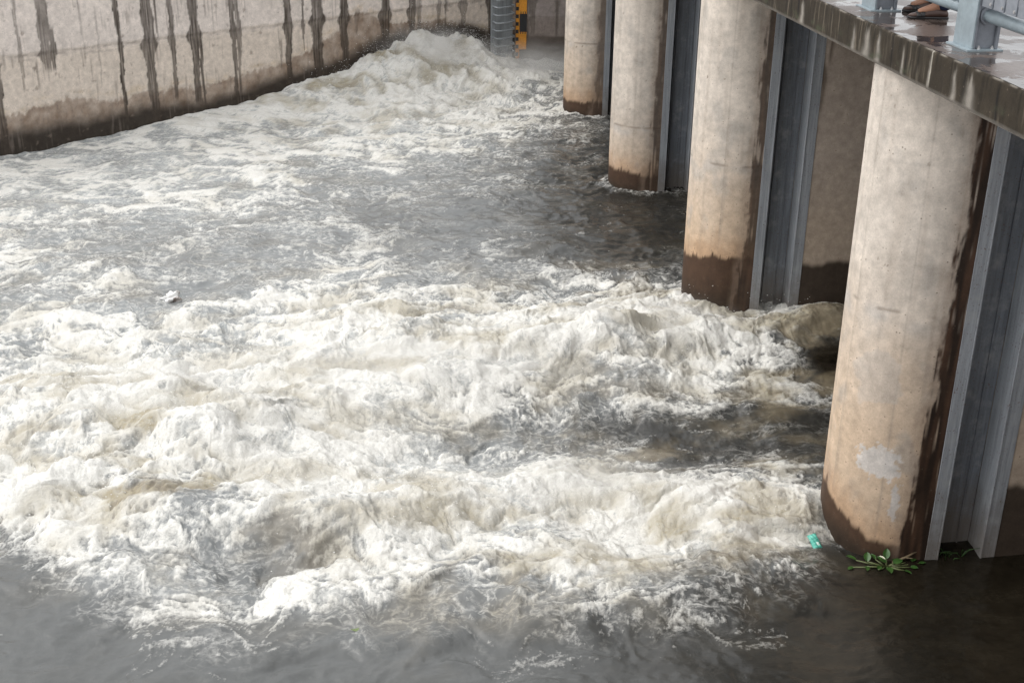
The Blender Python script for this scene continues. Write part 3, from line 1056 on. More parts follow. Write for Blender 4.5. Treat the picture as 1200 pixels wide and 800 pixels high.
PIER_LABELS = [
    'nearest round nosed concrete pier with white scale patch and leaves floating at its foot',
    'second round nosed concrete pier from the camera, foaming surge breaking round its brown foot',
    'third round nosed concrete pier from the camera, standing in calm dark water',
    'farthest and smallest round nosed concrete pier, beside the spray at the far wall',
]
for k, cy in enumerate(PIER_Y):
    p = empty('bridge_pier', (0, cy, 0))
    tag(p, PIER_LABELS[k], 'pier', 'bridge piers in a row')
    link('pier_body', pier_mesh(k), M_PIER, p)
    for sgn in (-1, 1):
        def yy(a, b):
            a, b = sgn * a, sgn * b
            return (min(a, b), max(a, b))
        r = PIER_R
        zt = 4.34
        strip('guide_strip', [(4.742, SLOT0 - 0.002, *yy(r - 0.02, r + 0.007), -0.6, zt), (SLOT0 - 0.002, SLOT0 + 0.012, *yy(r - SLOT_D + .012, r + 0.012), -0.6, zt)], M_STEEL_L, p)
        back = strip('slot_plate', [(SLOT0 + 0.014, SLOT1 - 0.014, *yy(r - SLOT_D - .004, r - SLOT_D + 0.010), -0.6, zt)], M_STEEL, p)
        strip('rib', [(SLOT0 + 0.085, SLOT0 + 0.098, *yy(r - SLOT_D + .011, r - SLOT_D + 0.05), -0.6, zt - .01)], M_STEEL, back)
        strip('rib', [(SLOT0 + 0.115, SLOT0 + 0.127, *yy(r - SLOT_D + .011, r - SLOT_D + 0.038), -0.6, zt - .01)], M_STEEL, back)
        strip('rib', [(SLOT0 + 0.29, SLOT0 + 0.30, *yy(r - SLOT_D + .011, r - SLOT_D + 0.03), -0.6, zt - .01)], M_STEEL, back)
        strip('jamb_strip', [(SLOT1 - 0.012, SLOT1 + 0.002, *yy(r - SLOT_D + .012, r + 0.016), -0.6, zt), (SLOT1 + 0.002, SLOT1 + 0.125, *yy(r - 0.02, r + 0.007), -0.6, zt)], M_STEEL_L if sgn < 0 else M_STEEL, p)

# unseen gate leaves added to block light and keep the bays dark
M_BAY_STOP = mat_plain('gate_steel', (0.11, 0.115, 0.12), 0.6, 0.4, 0.3, 8)
bays = [(4.6, PIER_Y[0]), (PIER_Y[0], PIER_Y[1]), (PIER_Y[1], PIER_Y[2]), (PIER_Y[2], PIER_Y[3]), (PIER_Y[3], END_Y + PIER_R)]
GL = ['steel gate leaf right of the nearest pier', 'steel gate leaf between the first and second piers', 'steel gate leaf between the second and third piers',
      'steel gate leaf between the third and farthest piers', 'steel gate leaf between the farthest pier and the end wall']
for (a, b), lb in zip(bays, GL):
    g = empty('sluice_gate', (9.2, (a + b) / 2, 0))
    tag(g, lb + ', deep in shade', 'gate', 'gate leaves under the deck')
    w = (b - a) / 2 - PIER_R + 0.02
    strip('leaf_plate', [(0, 0.05, -w, w, 0.25, 4.34)], M_BAY_STOP, g)
    for zz in (0.6, 1.6, 2.6, 3.6):
        strip('stiffener', [(-0.14, -0.001, -w + .03, w - .03, zz - .04, zz + .04)], M_BAY_STOP, g)

# ================================================================== bridge deck
deck = empty('bridge_deck', (DECK_X0, 0, DECK_Z0))
tag(deck, 'concrete bridge deck with a streaked edge and wet walkway at upper right', 'bridge deck')
DT = DECK_Z1 - DECK_Z0


def edge_colour(s, z):
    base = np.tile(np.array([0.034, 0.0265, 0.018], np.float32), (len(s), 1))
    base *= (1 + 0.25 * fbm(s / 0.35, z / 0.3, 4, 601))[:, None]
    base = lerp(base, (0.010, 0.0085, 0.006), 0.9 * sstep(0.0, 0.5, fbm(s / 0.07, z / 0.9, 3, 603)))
    base = lerp(base, (0.15, 0.125, 0.095), 0.6 * sstep(0.1, 0.6, perlin(s / 0.035, z / 0.5, 605)) * sstep(0.0, 0.4, perlin(s / 0.3, z / 0.4, 606) + .15))
    for c, w in ((9.85, .07), (9.6, .04), (10.15, .03), (9.1, .02), (8.62, .015), (8.2, .03), (11.5, .05), (7.95, .06)):
        d = np.abs(s - c - 0.01 * perlin(z / .08, z * 0 + c, 607))
        kk = np.exp(-(d / (w * (1.25 - 0.9 * z / DT).clip(.35, 2))) ** 2) * sstep(0.95, 0.6, z / DT + .3 * perlin(s / .03, z / .3, 608))
        base = lerp(base, (0.34, 0.31, 0.27), 0.65 * kk)
    base = lerp(base, (0.055, 0.06, 0.036), 0.6 * sstep(0.1, 0.5, fbm(s / 0.25, z / 0.1, 4, 609)) * sstep(.16, .05, z))
    base = lerp(base, (0.20, 0.18, 0.155), 0.8 * sstep(0.03, 0.018, z))
    base = lerp(base, (0.32, 0.29, 0.25), 0.7 * sstep(DT - .012, DT - .003, z) * sstep(-.1, .4, perlin(s / .15, z, 611)))
    jn = np.exp(-((s - 8.60) / 0.006) ** 2)
    base = lerp(base, (0.42, 0.39, 0.33), 0.8 * jn * sstep(0, .1, z))
    return base.clip(.01, .9), 0.05 + 0 * s, 0.006 * fbm(s / 0.2, z / 0.1, 4, 612)


ys = np.concatenate([np.arange(-4, 6.5, 0.2), np.arange(6.5, 13.5, 0.014), np.arange(13.5, END_Y + .1, 0.1)])
zz = np.arange(0, DT + .001, DT / 24)
S, Q = np.meshgrid(ys, zz)
S, Q = S.ravel().astype(np.float32), Q.ravel().astype(np.float32)
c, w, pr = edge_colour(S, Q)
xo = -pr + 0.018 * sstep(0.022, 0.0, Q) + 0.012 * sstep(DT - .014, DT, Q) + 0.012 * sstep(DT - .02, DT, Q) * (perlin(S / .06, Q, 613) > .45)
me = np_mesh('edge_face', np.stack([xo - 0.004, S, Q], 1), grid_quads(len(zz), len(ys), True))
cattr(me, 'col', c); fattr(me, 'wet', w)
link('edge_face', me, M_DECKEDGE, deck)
bm = bmesh.new()
bm_box(bm, 0.012, 8.0, -4, END_Y + .08, 0.0, DT - 0.004)
M_SLAB = mat_plain('slab_concrete', (0.17, 0.15, 0.125), 0.85, scale=8)
bm_done(bm, 'slab', M_SLAB, deck)


def mat_wetdeck():
    t = NT('wet_deck')
    p = t.pos()
    n = t.noise(p, 2.6, 5, 0.62, 0.4)
    n2 = t.noise(p, 30, 4, 0.6)
    pud = t.rng(n, 0.46, 0.54, 0, 1, True)
    c = t.mix(t.rng(n2, .3, .7), (0.07, 0.05, 0.042), (0.13, 0.098, 0.082))
    c = t.mix(pud, c, (0.045, 0.036, 0.031))
    r = t.rng(pud, 0, 1, 0.34, 0.05)
    b = t.bump(t.math('MULTIPLY', n2, t.rng(pud, 0, 1, 1.0, 0.12)), 0.5, 0.006)
    return t.done(t.bsdf(Base_Color=c, Roughness=r, Normal=b, IOR=1.36))


xx = np.concatenate([np.arange(0.018, 1.4, 0.03), [2, 4, 8.0]])
ys = np.concatenate([[-4, 0, 4, 6.5], np.arange(6.8, 13, 0.03), [16, 20, 26, END_Y + .08]])
S, Q = np.meshgrid(xx, ys)
S, Q = S.ravel().astype(np.float32), Q.ravel().astype(np.float32)
me = np_mesh('walkway', np.stack([S, Q, DT + 0.004 * fbm(S / .5, Q / .5, 3, 620)], 1), grid_quads(len(ys), len(xx)))
link('walkway', me, mat_wetdeck(), deck)

# ================================================================== railing
M_RAIL = mat_plain('rail_paint', (0.255, 0.305, 0.33), 0.42, 0.15, 0.12, 18)
M_RAIL_D = mat_plain('rail_web_paint', (0.20, 0.215, 0.24), 0.4, 0.2, 0.15, 18)
M_BOLT = mat_plain('bolt_zinc', (0.55, 0.55, 0.55), 0.35, 0.8, 0.1, 30)
rail = empty('guard_railing', (4.30, 0, DECK_Z1))
tag(rail, 'blue grey steel guard railing with wide posts and pipe rail on the deck edge', 'railing')
POSTS = [6.86, 8.73, 10.60, 12.47, 14.34]
PZ = 0.245
for py_ in POSTS:
    post = strip('post', [(-0.085, -0.070, py_ - 0.15, py_ + 0.15, 0.012, 1.12), (-0.0699, 0.075, py_ - 0.125, py_ + 0.125, 0.012, 1.12),
                          (0.0752, 0.10, py_ - 0.15, py_ + 0.15, 0.012, 1.12)], M_RAIL_D, rail, 0.004)
    strip('front_flange', [(-0.099, -0.0852, py_ - 0.152, py_ + 0.152, 0.012, 1.13)], M_RAIL, post)
    strip('base_plate', [(-0.14, 0.13, py_ - 0.18, py_ + 0.18, -0.004, 0.012)], M_RAIL, post, 0.002)
    for q0, q1 in ((-0.150, -0.1251), (0.1251, 0.150)):
        bm = bmesh.new()
        bm_tube(bm, [(0.0, py_ + q0, PZ), (0.0, py_ + q1, PZ)], 0.064, 20)
        bm_done(bm, 'collar', M_RAIL_D, post, False)
    for bx, by in ((-0.045, -0.152), (0.055, -0.152), (-0.045, 0.152), (0.055, 0.152)):
        bm = bmesh.new()
        bm_tube(bm, [(bx, py_ + by, 0.0122), (bx, py_ + by, 0.024)], 0.013, 6)
        bm_tube(bm, [(bx, py_ + by, 0.0242), (bx, py_ + by, 0.036)], 0.007, 8)
        bm_done(bm, 'bolt', M_BOLT, post)
for a, b in zip(POSTS[:-1], POSTS[1:]):
    bm = bmesh.new()
    bm_tube(bm, [(0.0, a + .1505, PZ), (0.0, b - .1505, PZ)], 0.046, 20)
    bm_done(bm, 'pipe_rail', M_RAIL, rail, True)
    n = 9
    for i in range(n):
        yb = a + 0.24 + (b - a - 0.48) * i / (n - 1)
        bar = strip('baluster', [(-0.075, -0.063, yb - 0.075, yb + 0.075, 0.315, 1.05)], M_RAIL_D, rail, 0.002)
        bm = bmesh.new()
        bm_tube(bm, [(-0.084, yb - .06, 0.345), (-0.0752, yb - .06, 0.345)], 0.011, 8)
        bm_done(bm, 'bolt', M_BOLT, bar)
    strip('lower_bar', [(-0.0628, -0.045, a + .151, b - .151, 0.32, 0.38)], M_RAIL_D, rail)
bm = bmesh.new()
bm_tube(bm, [(0.0, POSTS[0] - .2, 1.18), (0.0, POSTS[-1] + .2, 1.18)], 0.055, 20)
bm_done(bm, 'top_rail', M_RAIL, rail, True)

# ================================================================== step-iron ladder and staff gauge in the far corner
M_GALV = mat_plain('galvanised', (0.42, 0.45, 0.47), 0.5, 0.25, 0.2, 25)
M_GALV_D = mat_plain('ladder_back', (0.36, 0.385, 0.40), 0.6, 0.05, 0.35, 9, streak=True)
ls = 12.74
lp = WALL_A + WALL_DIR * ls
lad = empty('access_ladder', (lp[0], lp[1], 0), R(37))
tag(lad, 'blue grey ladder of close bent rungs fixed on the far wall left of the gauge', 'ladder')
strip('back_plate', [(-0.36, 0.36, -0.052, -0.026, 0.15, 4.4)], M_GALV_D, lad)
for i in range(22):
    z = 0.36 + 0.187 * i
    bm = bmesh.new()
    bm_tube(bm, [(-0.31, -0.053, z + .03), (-0.31, -0.16, z + .01), (-0.28, -0.20, z), (0, -0.215, z - .012), (0.28, -0.20, z), (0.31, -0.16, z + .01), (0.31, -0.053, z + .03)], 0.021, 8)
    bm_done(bm, 'rung', M_GALV, lad, True)

M_OR = mat_plain('gauge_orange', (0.72, 0.30, 0.025), 0.5, 0, 0.12, 25)
M_BK = mat_plain('gauge_black', (0.022, 0.022, 0.024), 0.5, 0, 0.2, 25)
gau = empty('staff_gauge', (CX + 0.13, END_Y, 0))
tag(gau, 'orange and black toothed staff gauge board on the far wall', 'gauge')
strip('board', [(-0.03, 0.145, -0.075, -0.030, 0.56, 4.3)], M_OR, gau)
strip('tooth_board', [(-0.125, -0.031, -0.074, -0.030, 0.30, 4.3)], M_OR, gau)
zb = 0.56
i = 0
while zb < 4.2:
    top = zb + 0.44
    if i % 2 == 1:
        strip('black_block', [(-0.035, 0.147, -0.083, -0.0752, zb, top)], M_BK, gau, 0.001)
        for j in range(3):
            strip('tick', [(-0.012 + .055 * j, 0.008 + .055 * j, -0.083, -0.0752, top + .001, top + .055)], M_BK, gau, 0.001)
            strip('tick', [(-0.012 + .055 * j, 0.008 + .055 * j, -0.083, -0.0752, zb - .055, zb - .001)], M_BK, gau, 0.001)
    zb = top
    i += 1
for j in range(21):
    z = 0.40 + 0.187 * j
    strip('tooth', [(-0.127, -0.055, -0.082, -0.0742, z, z + 0.09)], M_BK, gau, 0.001)

# ================================================================== person at the railing (only the feet come into view)
def skin_mesh(name, verts, edges, radii, mat, parent, sub=2, root=0):
    me = bpy.data.meshes.new(name)
    me.from_pydata(verts, edges, [])
    o = link(name, me, mat, parent)
    sm = o.modifiers.new('skin', 'SKIN')
    sm.use_smooth_shade = True
    for i, r_ in enumerate(radii):
        sv = me.skin_vertices[0].data[i]
        sv.radius = r_ if isinstance(r_, tuple) else (r_, r_)
        sv.use_root = (i == root)
    ss_ = o.modifiers.new('sub', 'SUBSURF')
    ss_.levels = ss_.render_levels = sub
    return o


M_SKIN = mat_plain('skin', (0.42, 0.22, 0.14), 0.5, 0, 0.06, 12)
M_NAVY = mat_plain('navy_cloth', (0.012, 0.018, 0.055), 0.85, 0, 0.15, 40)
M_SHIRT = mat_plain('shirt_cloth', (0.10, 0.10, 0.11), 0.85, 0, 0.15, 40)
M_SOLE = mat_plain('sandal_sole', (0.075, 0.042, 0.032), 0.55, 0, 0.15, 30)
M_STRAP = mat_plain('sandal_strap', (0.018, 0.016, 0.016), 0.45, 0, 0.15, 30)
M_HAIR = mat_plain('hair', (0.015, 0.012, 0.01), 0.5, 0, 0.2, 60)
FZ = DECK_Z1 + 0.036
per = empty('person', (4.66, 10.24, DECK_Z1))
tag(per, 'person in dark trousers and brown strapped shoes standing behind the guard railing', 'person')
# local frame: person faces -X; two feet (toe, heel)
feet = [((-0.30, -0.17), (-0.04, -0.22)), ((-0.20, 0.18), (0.05, 0.22))]
V, E, RD = [], [], []
def vadd(p, r_, link_to=None):
    V.append(p); RD.append(r_)
    if link_to is not None:
        E.append((link_to, len(V) - 1))
    return len(V) - 1
pel = vadd((0.0, 0.0, 0.93), (0.12, 0.10))
sp1 = vadd((-0.01, 0, 1.12), (0.13, 0.10), pel)
ch_ = vadd((-0.01, 0, 1.32), (0.15, 0.11), sp1)
nk = vadd((0.0, 0, 1.47), 0.055, ch_)
hd = vadd((-0.02, 0, 1.55), 0.075, nk)
hd2 = vadd((-0.035, 0, 1.64), 0.10, hd)
hd3 = vadd((-0.02, 0, 1.70), 0.075, hd2)
nose_ = vadd((-0.125, 0, 1.625), 0.018, hd2)
for sg in (-1, 1):
    sh = vadd((-0.0, sg * 0.19, 1.40), 0.058, ch_)
    el = vadd((-0.08, sg * 0.25, 1.15), 0.043, sh)
    wr = vadd((-0.28, sg * 0.22, 1.215), 0.028, el)
    pm_ = vadd((-0.35, sg * 0.215, 1.235), 0.030, wr)
    for q, (dy, ln) in enumerate(((-.03, .06), (-.01, .072), (.01, .068), (.03, .055))):
        f1 = vadd((-0.385, sg * 0.215 + dy, 1.245), 0.0095, pm_)
        f2 = vadd((-0.385 - ln * .5, sg * 0.215 + dy, 1.235), 0.0085, f1)
        f3 = vadd((-0.385 - ln * .62, sg * 0.215 + dy, 1.205), 0.0075, f2)
    t1 = vadd((-0.34, sg * 0.17, 1.22), 0.0105, pm_)
    t2 = vadd((-0.36, sg * 0.155, 1.20), 0.009, t1)
    toe, heel = feet[0] if sg < 0 else feet[1]
    hp = vadd((0.0, sg * 0.10, 0.88), 0.085, pel)
    kn = vadd((heel[0] * .5 - 0.03, heel[1] * .8, 0.49), 0.058, hp)
    an = vadd((heel[0] - 0.02, heel[1], 0.115), 0.037, kn)
    md = vadd((heel[0] * .55 + toe[0] * .45, heel[1] * .55 + toe[1] * .45, 0.078), 0.035, an)
    bl = vadd((heel[0] * .2 + toe[0] * .8, heel[1] * .2 + toe[1] * .8, 0.056), (0.040, 0.019), md)
    hl = vadd((heel[0] + 0.02, heel[1], 0.062), 0.027, an)
    for q in range(0):
        off = (q - 2) * 0.0165
        ln = 0.035 - 0.004 * abs(q - 1)
        b0 = Vector((toe[0], toe[1], 0.052)) - ax * (0.03 + .004 * abs(q - 1)) + sd_ * off
        q1 = vadd(tuple(b0), 0.0105, bl)
        vadd(tuple(b0 + ax * ln + Vector((0, 0, -0.004))), 0.0085, q1)
body = skin_mesh('body', V, E, RD, M_SKIN, per, 1)
hair = skin_mesh('hair', [(0.0, 0, 1.66), (-0.01, 0, 1.71), (0.045, 0, 1.62)], [(0, 1), (0, 2)], [(0.105, 0.105), 0.08, 0.07], M_HAIR, per, 2)
shirt = skin_mesh('shirt', [(0, 0, 0.95), (-.01, 0, 1.12), (-.01, 0, 1.32), (0, 0, 1.43), (0, -.2, 1.40), (-.045, -.23, 1.25), (0, .2, 1.40), (-.045, .23, 1.25)],
                  [(0, 1), (1, 2), (2, 3), (2, 4), (4, 5), (2, 6), (6, 7)], [(.15, .125), (.15, .12), (.17, .13), (.08, .07), .078, .066, .078, .066], M_SHIRT, per, 2)
tv, te, tr_ = [(0, 0, 0.95)], [], [(.14, .12)]
for (toe, heel), sg in zip(feet, (-1, 1)):
    b = len(tv)
    tv += [(0, sg * .10, .86), (heel[0] * .5 - .03, heel[1] * .8, .49), (heel[0] + .005, heel[1], .05)]
    te += [(0, b), (b, b + 1), (b + 1, b + 2)]
    tr_ += [.105, .085, .075]
skin_mesh('trousers', tv, te, tr_, M_NAVY, per, 2)
for toe, heel in feet:
    ax = Vector((toe[0] - heel[0], toe[1] - heel[1], 0)).normalized()
    sd_ = Vector((-ax.y, ax.x, 0))
    c0 = Vector((heel[0], heel[1], 0)) - ax * 0.04
    L = (Vector((toe[0], toe[1], 0)) - Vector((heel[0], heel[1], 0))).length + 0.055
    prof = [(0, .016, .05), (.03, .032, .066), (.12, .037, .078), (.30, .036, .085), (.45, .038, .078), (.65, .046, .060), (.82, .046, .048), (.94, .034, .040), (1, .012, .03)]
    shoe = None
    for nm, z0, sc_, mt_ in (('shoe', 0.022, 1.0, M_SOLE), ('sole', 0.003, 1.09, M_STRAP)):
        bm = bmesh.new()
        rings = []
        for a, w_, hh in prof:
            cpt = c0 + ax * (L * (0.5 + (a - .5) * (1 + (sc_ - 1) * .4)))
            top = 0.021 if nm == 'sole' else hh
            ring = []
            for q in range(13):
                th_ = math.pi * q / 12
                ring.append(bm.verts.new(cpt + sd_ * (w_ * sc_ * math.cos(th_)) + Vector((0, 0, z0 + (top - z0) * math.sin(th_) ** (.55 if nm == 'shoe' else .25)))))
            rings.append(ring)
        for p_, q_ in zip(rings[:-1], rings[1:]):
            for j in range(12):
                bm.faces.new((p_[j], p_[j + 1], q_[j + 1], q_[j]))
            bm.faces.new((p_[12], p_[0], q_[0], q_[12]))
        bm.faces.new(rings[0]); bm.faces.new(rings[-1])
        ob = bm_done(bm, nm, mt_, per if shoe is None else shoe, True)
        shoe = shoe or ob
    for a, w_, hh in ((.66, .049, .050), (.76, .0505, .043)):
        bm = bmesh.new()
        lo, hi = [], []
        for q in range(13):
            th_ = math.pi * q / 12
            p_ = c0 + ax * (a * L) + sd_ * (w_ * math.cos(th_)) + Vector((0, 0, 0.016 + hh * math.sin(th_) ** .6))
            lo.append(bm.verts.new(p_ - ax * .018)); hi.append(bm.verts.new(p_ + ax * .018 - Vector((0, 0, .004))))
        for q in range(12):
            bm.faces.new((lo[q], lo[q + 1], hi[q + 1], hi[q]))
        bm_done(bm, 'strap', M_STRAP, shoe, True).modifiers.new('s', 'SOLIDIFY').thickness = 0.003

# ================================================================== floating things
def water_z(x, y):
    i = np.argmin((X1 - x) ** 2 + (Y1 - y) ** 2)
    return float(Z[i])


M_LEAF = mat_plain('hyacinth_leaf', (0.028, 0.075, 0.014), 0.38, 0, 0.25, 30)
M_STEM = mat_plain('hyacinth_stem', (0.11, 0.13, 0.05), 0.5, 0, 0.2, 30)
M_PETAL = mat_plain('pale_petal', (0.7, 0.7, 0.55), 0.5, 0, 0.1, 30)


def leaf_mesh(L, W, cup=0.18):
    bm = bmesh.new()
    rows = []
    n = 7
    for i in range(n + 1):
        a = i / n
        w_ = W * math.sin(math.pi * min(1, a * 0.94 + 0.06)) ** 0.7 * (1 - 0.25 * a)
        rows.append([bm.verts.new((a * L, s * w_ / 2, cup * abs(s) * W * .6 + 0.10 * L * math.sin(a * 2.4) - .12 * L * a * a)) for s in (-1, -.5, 0, .5, 1)])
    for p, q in zip(rows[:-1], rows[1:]):
        for j in range(4):
            bm.faces.new((p[j], p[j + 1], q[j + 1], q[j]))
    bmesh.ops.recalc_face_normals(bm, faces=bm.faces[:])
    me = bpy.data.meshes.new('leaf')
    bm.to_mesh(me); bm.free()
    me.polygons.foreach_set('use_smooth', np.ones(len(me.polygons), dtype=bool))
    me.materials.append(M_LEAF)
    return me


hy = empty('water_hyacinth', (4.36, 8.98, water_z(4.36, 8.98)))
tag(hy, 'sprig of green water hyacinth leaves floating at the foot of the nearest pier', 'plant')
LM = leaf_mesh(0.095, 0.072)
LM2 = leaf_mesh(0.07, 0.048)
for (x, y, z, rz, ry, mm) in [(-.26, .07, .03, 2.6, -.2, LM), (-.17, .03, .04, 1.3, -.5, LM), (-.19, -.02, .02, -1.9, 0, LM2), (-.02, -.02, .05, 2.4, -.3, LM), (.0, .03, .06, 1.2, -.9, LM),
                              (.05, -.02, .04, .2, -.15, LM), (-.01, -.05, .02, -1.6, 0, LM), (.20, -.05, .01, -.3, 0, LM2), (.24, .04, .01, .4, -.1, LM2),
                              (-.10, -.06, .008, .9, 0, LM2), (.11, .05, .012, 2.0, -.1, LM2), (-.31, .0, .006, -2.6, 0, LM2), (.13, -.09, .006, -.9, 0, LM2), (.30, .0, .008, .1, 0, LM2), (-.08, .07, .03, 1.9, -.3, LM2)]:
    lf = link('leaf', mm, None, hy)
    lf.location = (x, y, z)
    lf.rotation_euler = (0.2 * math.sin(x * 40), ry, rz)
    bm = bmesh.new()
    bm_tube(bm, [(x, y, z), (x * .5, y * .5 - .01, z * .4), (x * .15, y * .1, 0.0)], [0.005, 0.008, 0.006], 6)
    bm_done(bm, 'stem', M_STEM, hy, True)
pt = link('petal', leaf_mesh(0.06, 0.03), None, hy)
pt.data.materials.clear(); pt.data.materials.append(M_PETAL)
pt.location = (-.03, -.02, .085); pt.rotation_euler = (0, -.3, 2.5)

tw = bmesh.new()
bm_tube(tw, [(0, 0, 0.015), (.12, .02, .05), (.26, .06, .09)], [0.012, 0.010, 0.006], 8)
bm_tube(tw, [(.12, .02, .05), (.17, -.03, .07)], [0.006, 0.003], 6)
o = bm_done(tw, 'twig', mat_plain('twig_bark', (0.16, 0.12, 0.07), 0.8, 0, 0.3, 40), None, True)
o.location = (4.42, 9.0, water_z(4.45, 9.0))
tag(o, 'thin pale twig leaning out of the floating green leaves', 'twig')

gr = empty('grass_tuft', (4.98, 9.06, 0.0))
tag(gr, 'sparse tuft of green weed at the foot of the steel guide slot', 'plant')
for q in range(11):
    bm = bmesh.new()
    a = random.uniform(0, 6.28); L = random.uniform(.10, .22)
    bx_, by_ = random.uniform(-.12, .13), random.uniform(-.04, .05)
    tip = (bx_ + L * math.cos(a) * .9, by_ - abs(L * math.sin(a)) * .4, .03 + L * random.uniform(.1, .5))
    bm_tube(bm, [(bx_, by_, 0.0), ((bx_ * 2 + tip[0]) / 3, (by_ * 2 + tip[1]) / 3, tip[2] * .8), tip], [0.004, 0.004, 0.001], 5)
    bm_done(bm, 'blade', M_LEAF, gr, True)

# crumpled green carton caught in the foam
bm = bmesh.new()
bmesh.ops.create_grid(bm, x_segments=10, y_segments=14, size=0.5)
for v in bm.verts:
    x, y = v.co.x, v.co.y
    v.co = Vector((x * 0.085, y * 0.15, 0.022 * (1 - (2 * x) ** 4) * (1 - (2 * y) ** 6) + 0.006 * math.sin(x * 17 + y * 9) + 0.004 * math.sin(y * 31)))
ext = bmesh.ops.extrude_face_region(bm, geom=bm.faces[:])
for g_ in ext['geom']:
    if isinstance(g_, bmesh.types.BMVert):
        g_.co.z = -g_.co.z * 0.6 - 0.004
t_ = NT('green_carton')
tc = t_.node('ShaderNodeTexCoord').outputs['Object']
nz = t_.noise(t_.mapping(tc, (1, 1, 0.2)), 16, 2)
cc = t_.mix(t_.rng(nz, .60, .64), (0.11, 0.47, 0.37), (0.66, 0.78, 0.72))
cc = t_.mix(t_.rng(nz, .36, .42), (0.04, 0.24, 0.19), cc)
mt = t_.done(t_.bsdf(Base_Color=cc, Roughness=0.3))
pk = bm_done(bm, 'packet', mt, None, True)
pk.location = (3.80, 9.30, water_z(3.8, 9.3) + 0.03)
pk.rotation_euler = (R(38), R(-8), R(14))
tag(pk, 'small crumpled green packet floating in the foam left of the nearest pier', 'litter')

# torn pale plastic bag in the foam
bm = bmesh.new()
bmesh.ops.create_icosphere(bm, subdivisions=4, radius=1)
for v in bm.verts:
    c = v.co.copy()
    n_ = 0.22 * math.sin(c.x * 5 + 2 * c.y) + 0.18 * math.sin(c.y * 7 + c.z * 3) + 0.1 * math.sin(c.z * 11 + c.x * 9)
    v.co = Vector((c.x * 0.12 * (1 + n_), c.y * 0.08 * (1 + n_), c.z * 0.085 * (1 + n_) * (1 + .4 * c.x)))
t_ = NT('pale_plastic')
tc = t_.node('ShaderNodeTexCoord').outputs['Object']
nz = t_.noise(tc, 9, 4)
cc = t_.mix(t_.rng(nz, .52, .62), (0.70, 0.69, 0.67), (0.20, 0.16, 0.14))
mt = t_.done(t_.bsdf(Base_Color=cc, Roughness=0.35))
o = bm_done(bm, 'plastic_bag', mt, None, True)
o.location = (-2.92, 16.1, water_z(-2.92, 16.1) + 0.04)
o.rotation_euler = (.2, .1, .5)
tag(o, 'pale crumpled plastic bag drifting in the foam at left', 'litter')

# small green weed sprig in the front water
sp = empty('weed_sprig', (-0.33, 8.43, water_z(-0.33, 8.43)))
tag(sp, 'small pale green weed sprig floating in the front grey water', 'plant')
M_LEAF2 = mat_plain('pale_weed', (0.16, 0.21, 0.08), 0.5, 0, 0.2, 30)
for q in range(8):
    bm = bmesh.new()
    a = -0.5 + 0.16 * q
    bm_tube(bm, [(-.05 + .012 * q, 0, .004), (-.02 + .016 * q, .03 * math.sin(a * 4), .012), (.03 + .012 * q, .06 * math.sin(a * 4), .003)], [0.003, 0.006, 0.001], 5)
    bm_done(bm, 'blade', M_LEAF2, sp, True)

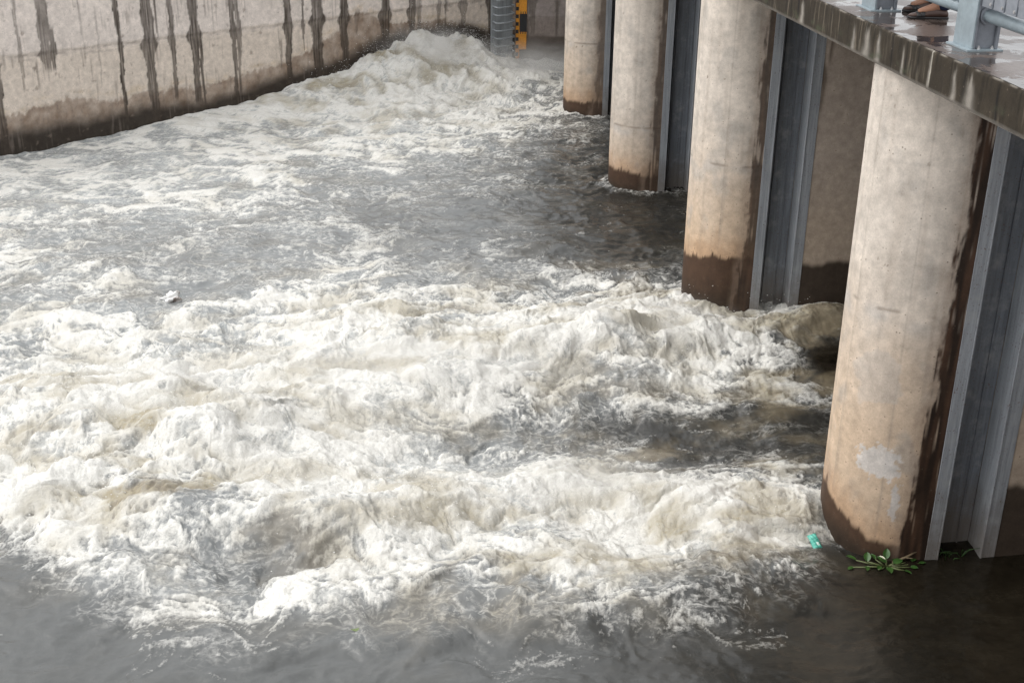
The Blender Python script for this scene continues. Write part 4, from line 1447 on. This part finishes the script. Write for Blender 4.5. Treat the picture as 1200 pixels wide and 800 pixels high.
# ================================================================== spray thrown off the crests
cand = np.where((amp > 0.45) & (foam > 0.75) & (Y0 < 31.3) & (X0 < 5.5))[0]
wgt = (amp[cand] ** 2) * np.clip(0.2 + lumps[cand] * 2, 0, 2) * (0.6 + 2.5 * np.clip(splash[cand], 0, 1))
wgt /= wgt.sum()
ND = 8000
pick = rng.choice(cand, ND, p=wgt)
dz = rng.exponential(0.075, ND) * (1 + 1.6 * np.clip(splash[pick], 0, 1)) + 0.01
rad = rng.uniform(0.0022, 0.006, ND) * (1 + 0.15 * (Y0[pick] > 20))
cen = np.stack([X1[pick] + rng.normal(0, .05, ND), Y1[pick] + rng.normal(0, .05, ND), Z[pick] + dz], 1)
oct_v = np.array([(1, 0, 0), (-1, 0, 0), (0, 1, 0), (0, -1, 0), (0, 0, 1), (0, 0, -1)], dtype=np.float32)
oct_f = np.array([(0, 2, 4), (2, 1, 4), (1, 3, 4), (3, 0, 4), (2, 0, 5), (1, 2, 5), (3, 1, 5), (0, 3, 5)], dtype=np.int32)
dv = (cen[:, None, :] + oct_v[None] * rad[:, None, None] * np.array([1.6, 1, 1])).reshape(-1, 3)
df = (oct_f[None] + 6 * np.arange(ND)[:, None, None]).reshape(-1, 3)
o = link('spray_droplets', np_mesh('spray_droplets', dv, df), mat_plain('spray', (0.8, 0.79, 0.76), 0.3, 0, 0.03, 5))
tag(o, 'fine white droplets thrown up over the foaming crests', kind='stuff')

# mist hanging over the far discharge
mi = empty('spray_mist', (0, 0, 0))
tag(mi, 'soft white spray mist hanging over the far discharge and the surge crests', kind='stuff')
t_ = NT('mist')
tc = t_.node('ShaderNodeTexCoord').outputs['Object']
ln = t_.node('ShaderNodeVectorMath', operation='LENGTH')
t_.l.new(tc, ln.inputs[0])
fall = t_.rng(ln.outputs['Value'], 0.15, 1.0, 1.0, 0.0, True)
nz = t_.rng(t_.noise(tc, 2.2, 4, 0.6, 0.5), 0.36, 0.66, 0.0, 1.0)
pv = t_.node('ShaderNodeVolumePrincipled')
pv.inputs['Color'].default_value = (0.93, 0.93, 0.92, 1)
pv.inputs['Anisotropy'].default_value = 0.2
t_.put(pv.inputs['Density'], t_.math('MULTIPLY', t_.math('MULTIPLY', fall, nz), 1.7))
t_.l.new(pv.outputs[0], t_.out.inputs['Volume'])
for (x, y, z, a, b, c) in [(3.4, 29.3, 0.55, 1.5, 1.1, 0.75), (1.2, 28.9, 1.0, 1.8, 1.0, 0.7), (4.6, 30.2, 0.5, 1.1, 0.9, 0.55),
                           (0.2, 13.1, 0.25, 2.2, 0.9, 0.36), (-2.5, 12.4, 0.3, 1.5, 0.8, 0.38), (1.9, 10.4, 0.2, 1.6, 0.5, 0.30), (3.4, 14.0, 0.35, 1.2, 0.5, 0.36)]:
    bm = bmesh.new()
    bmesh.ops.create_icosphere(bm, subdivisions=3, radius=1)
    o = bm_done(bm, 'mist_puff', t_.mat, mi, True)
    o.location = (x, y, z)
    o.scale = (a, b, c)
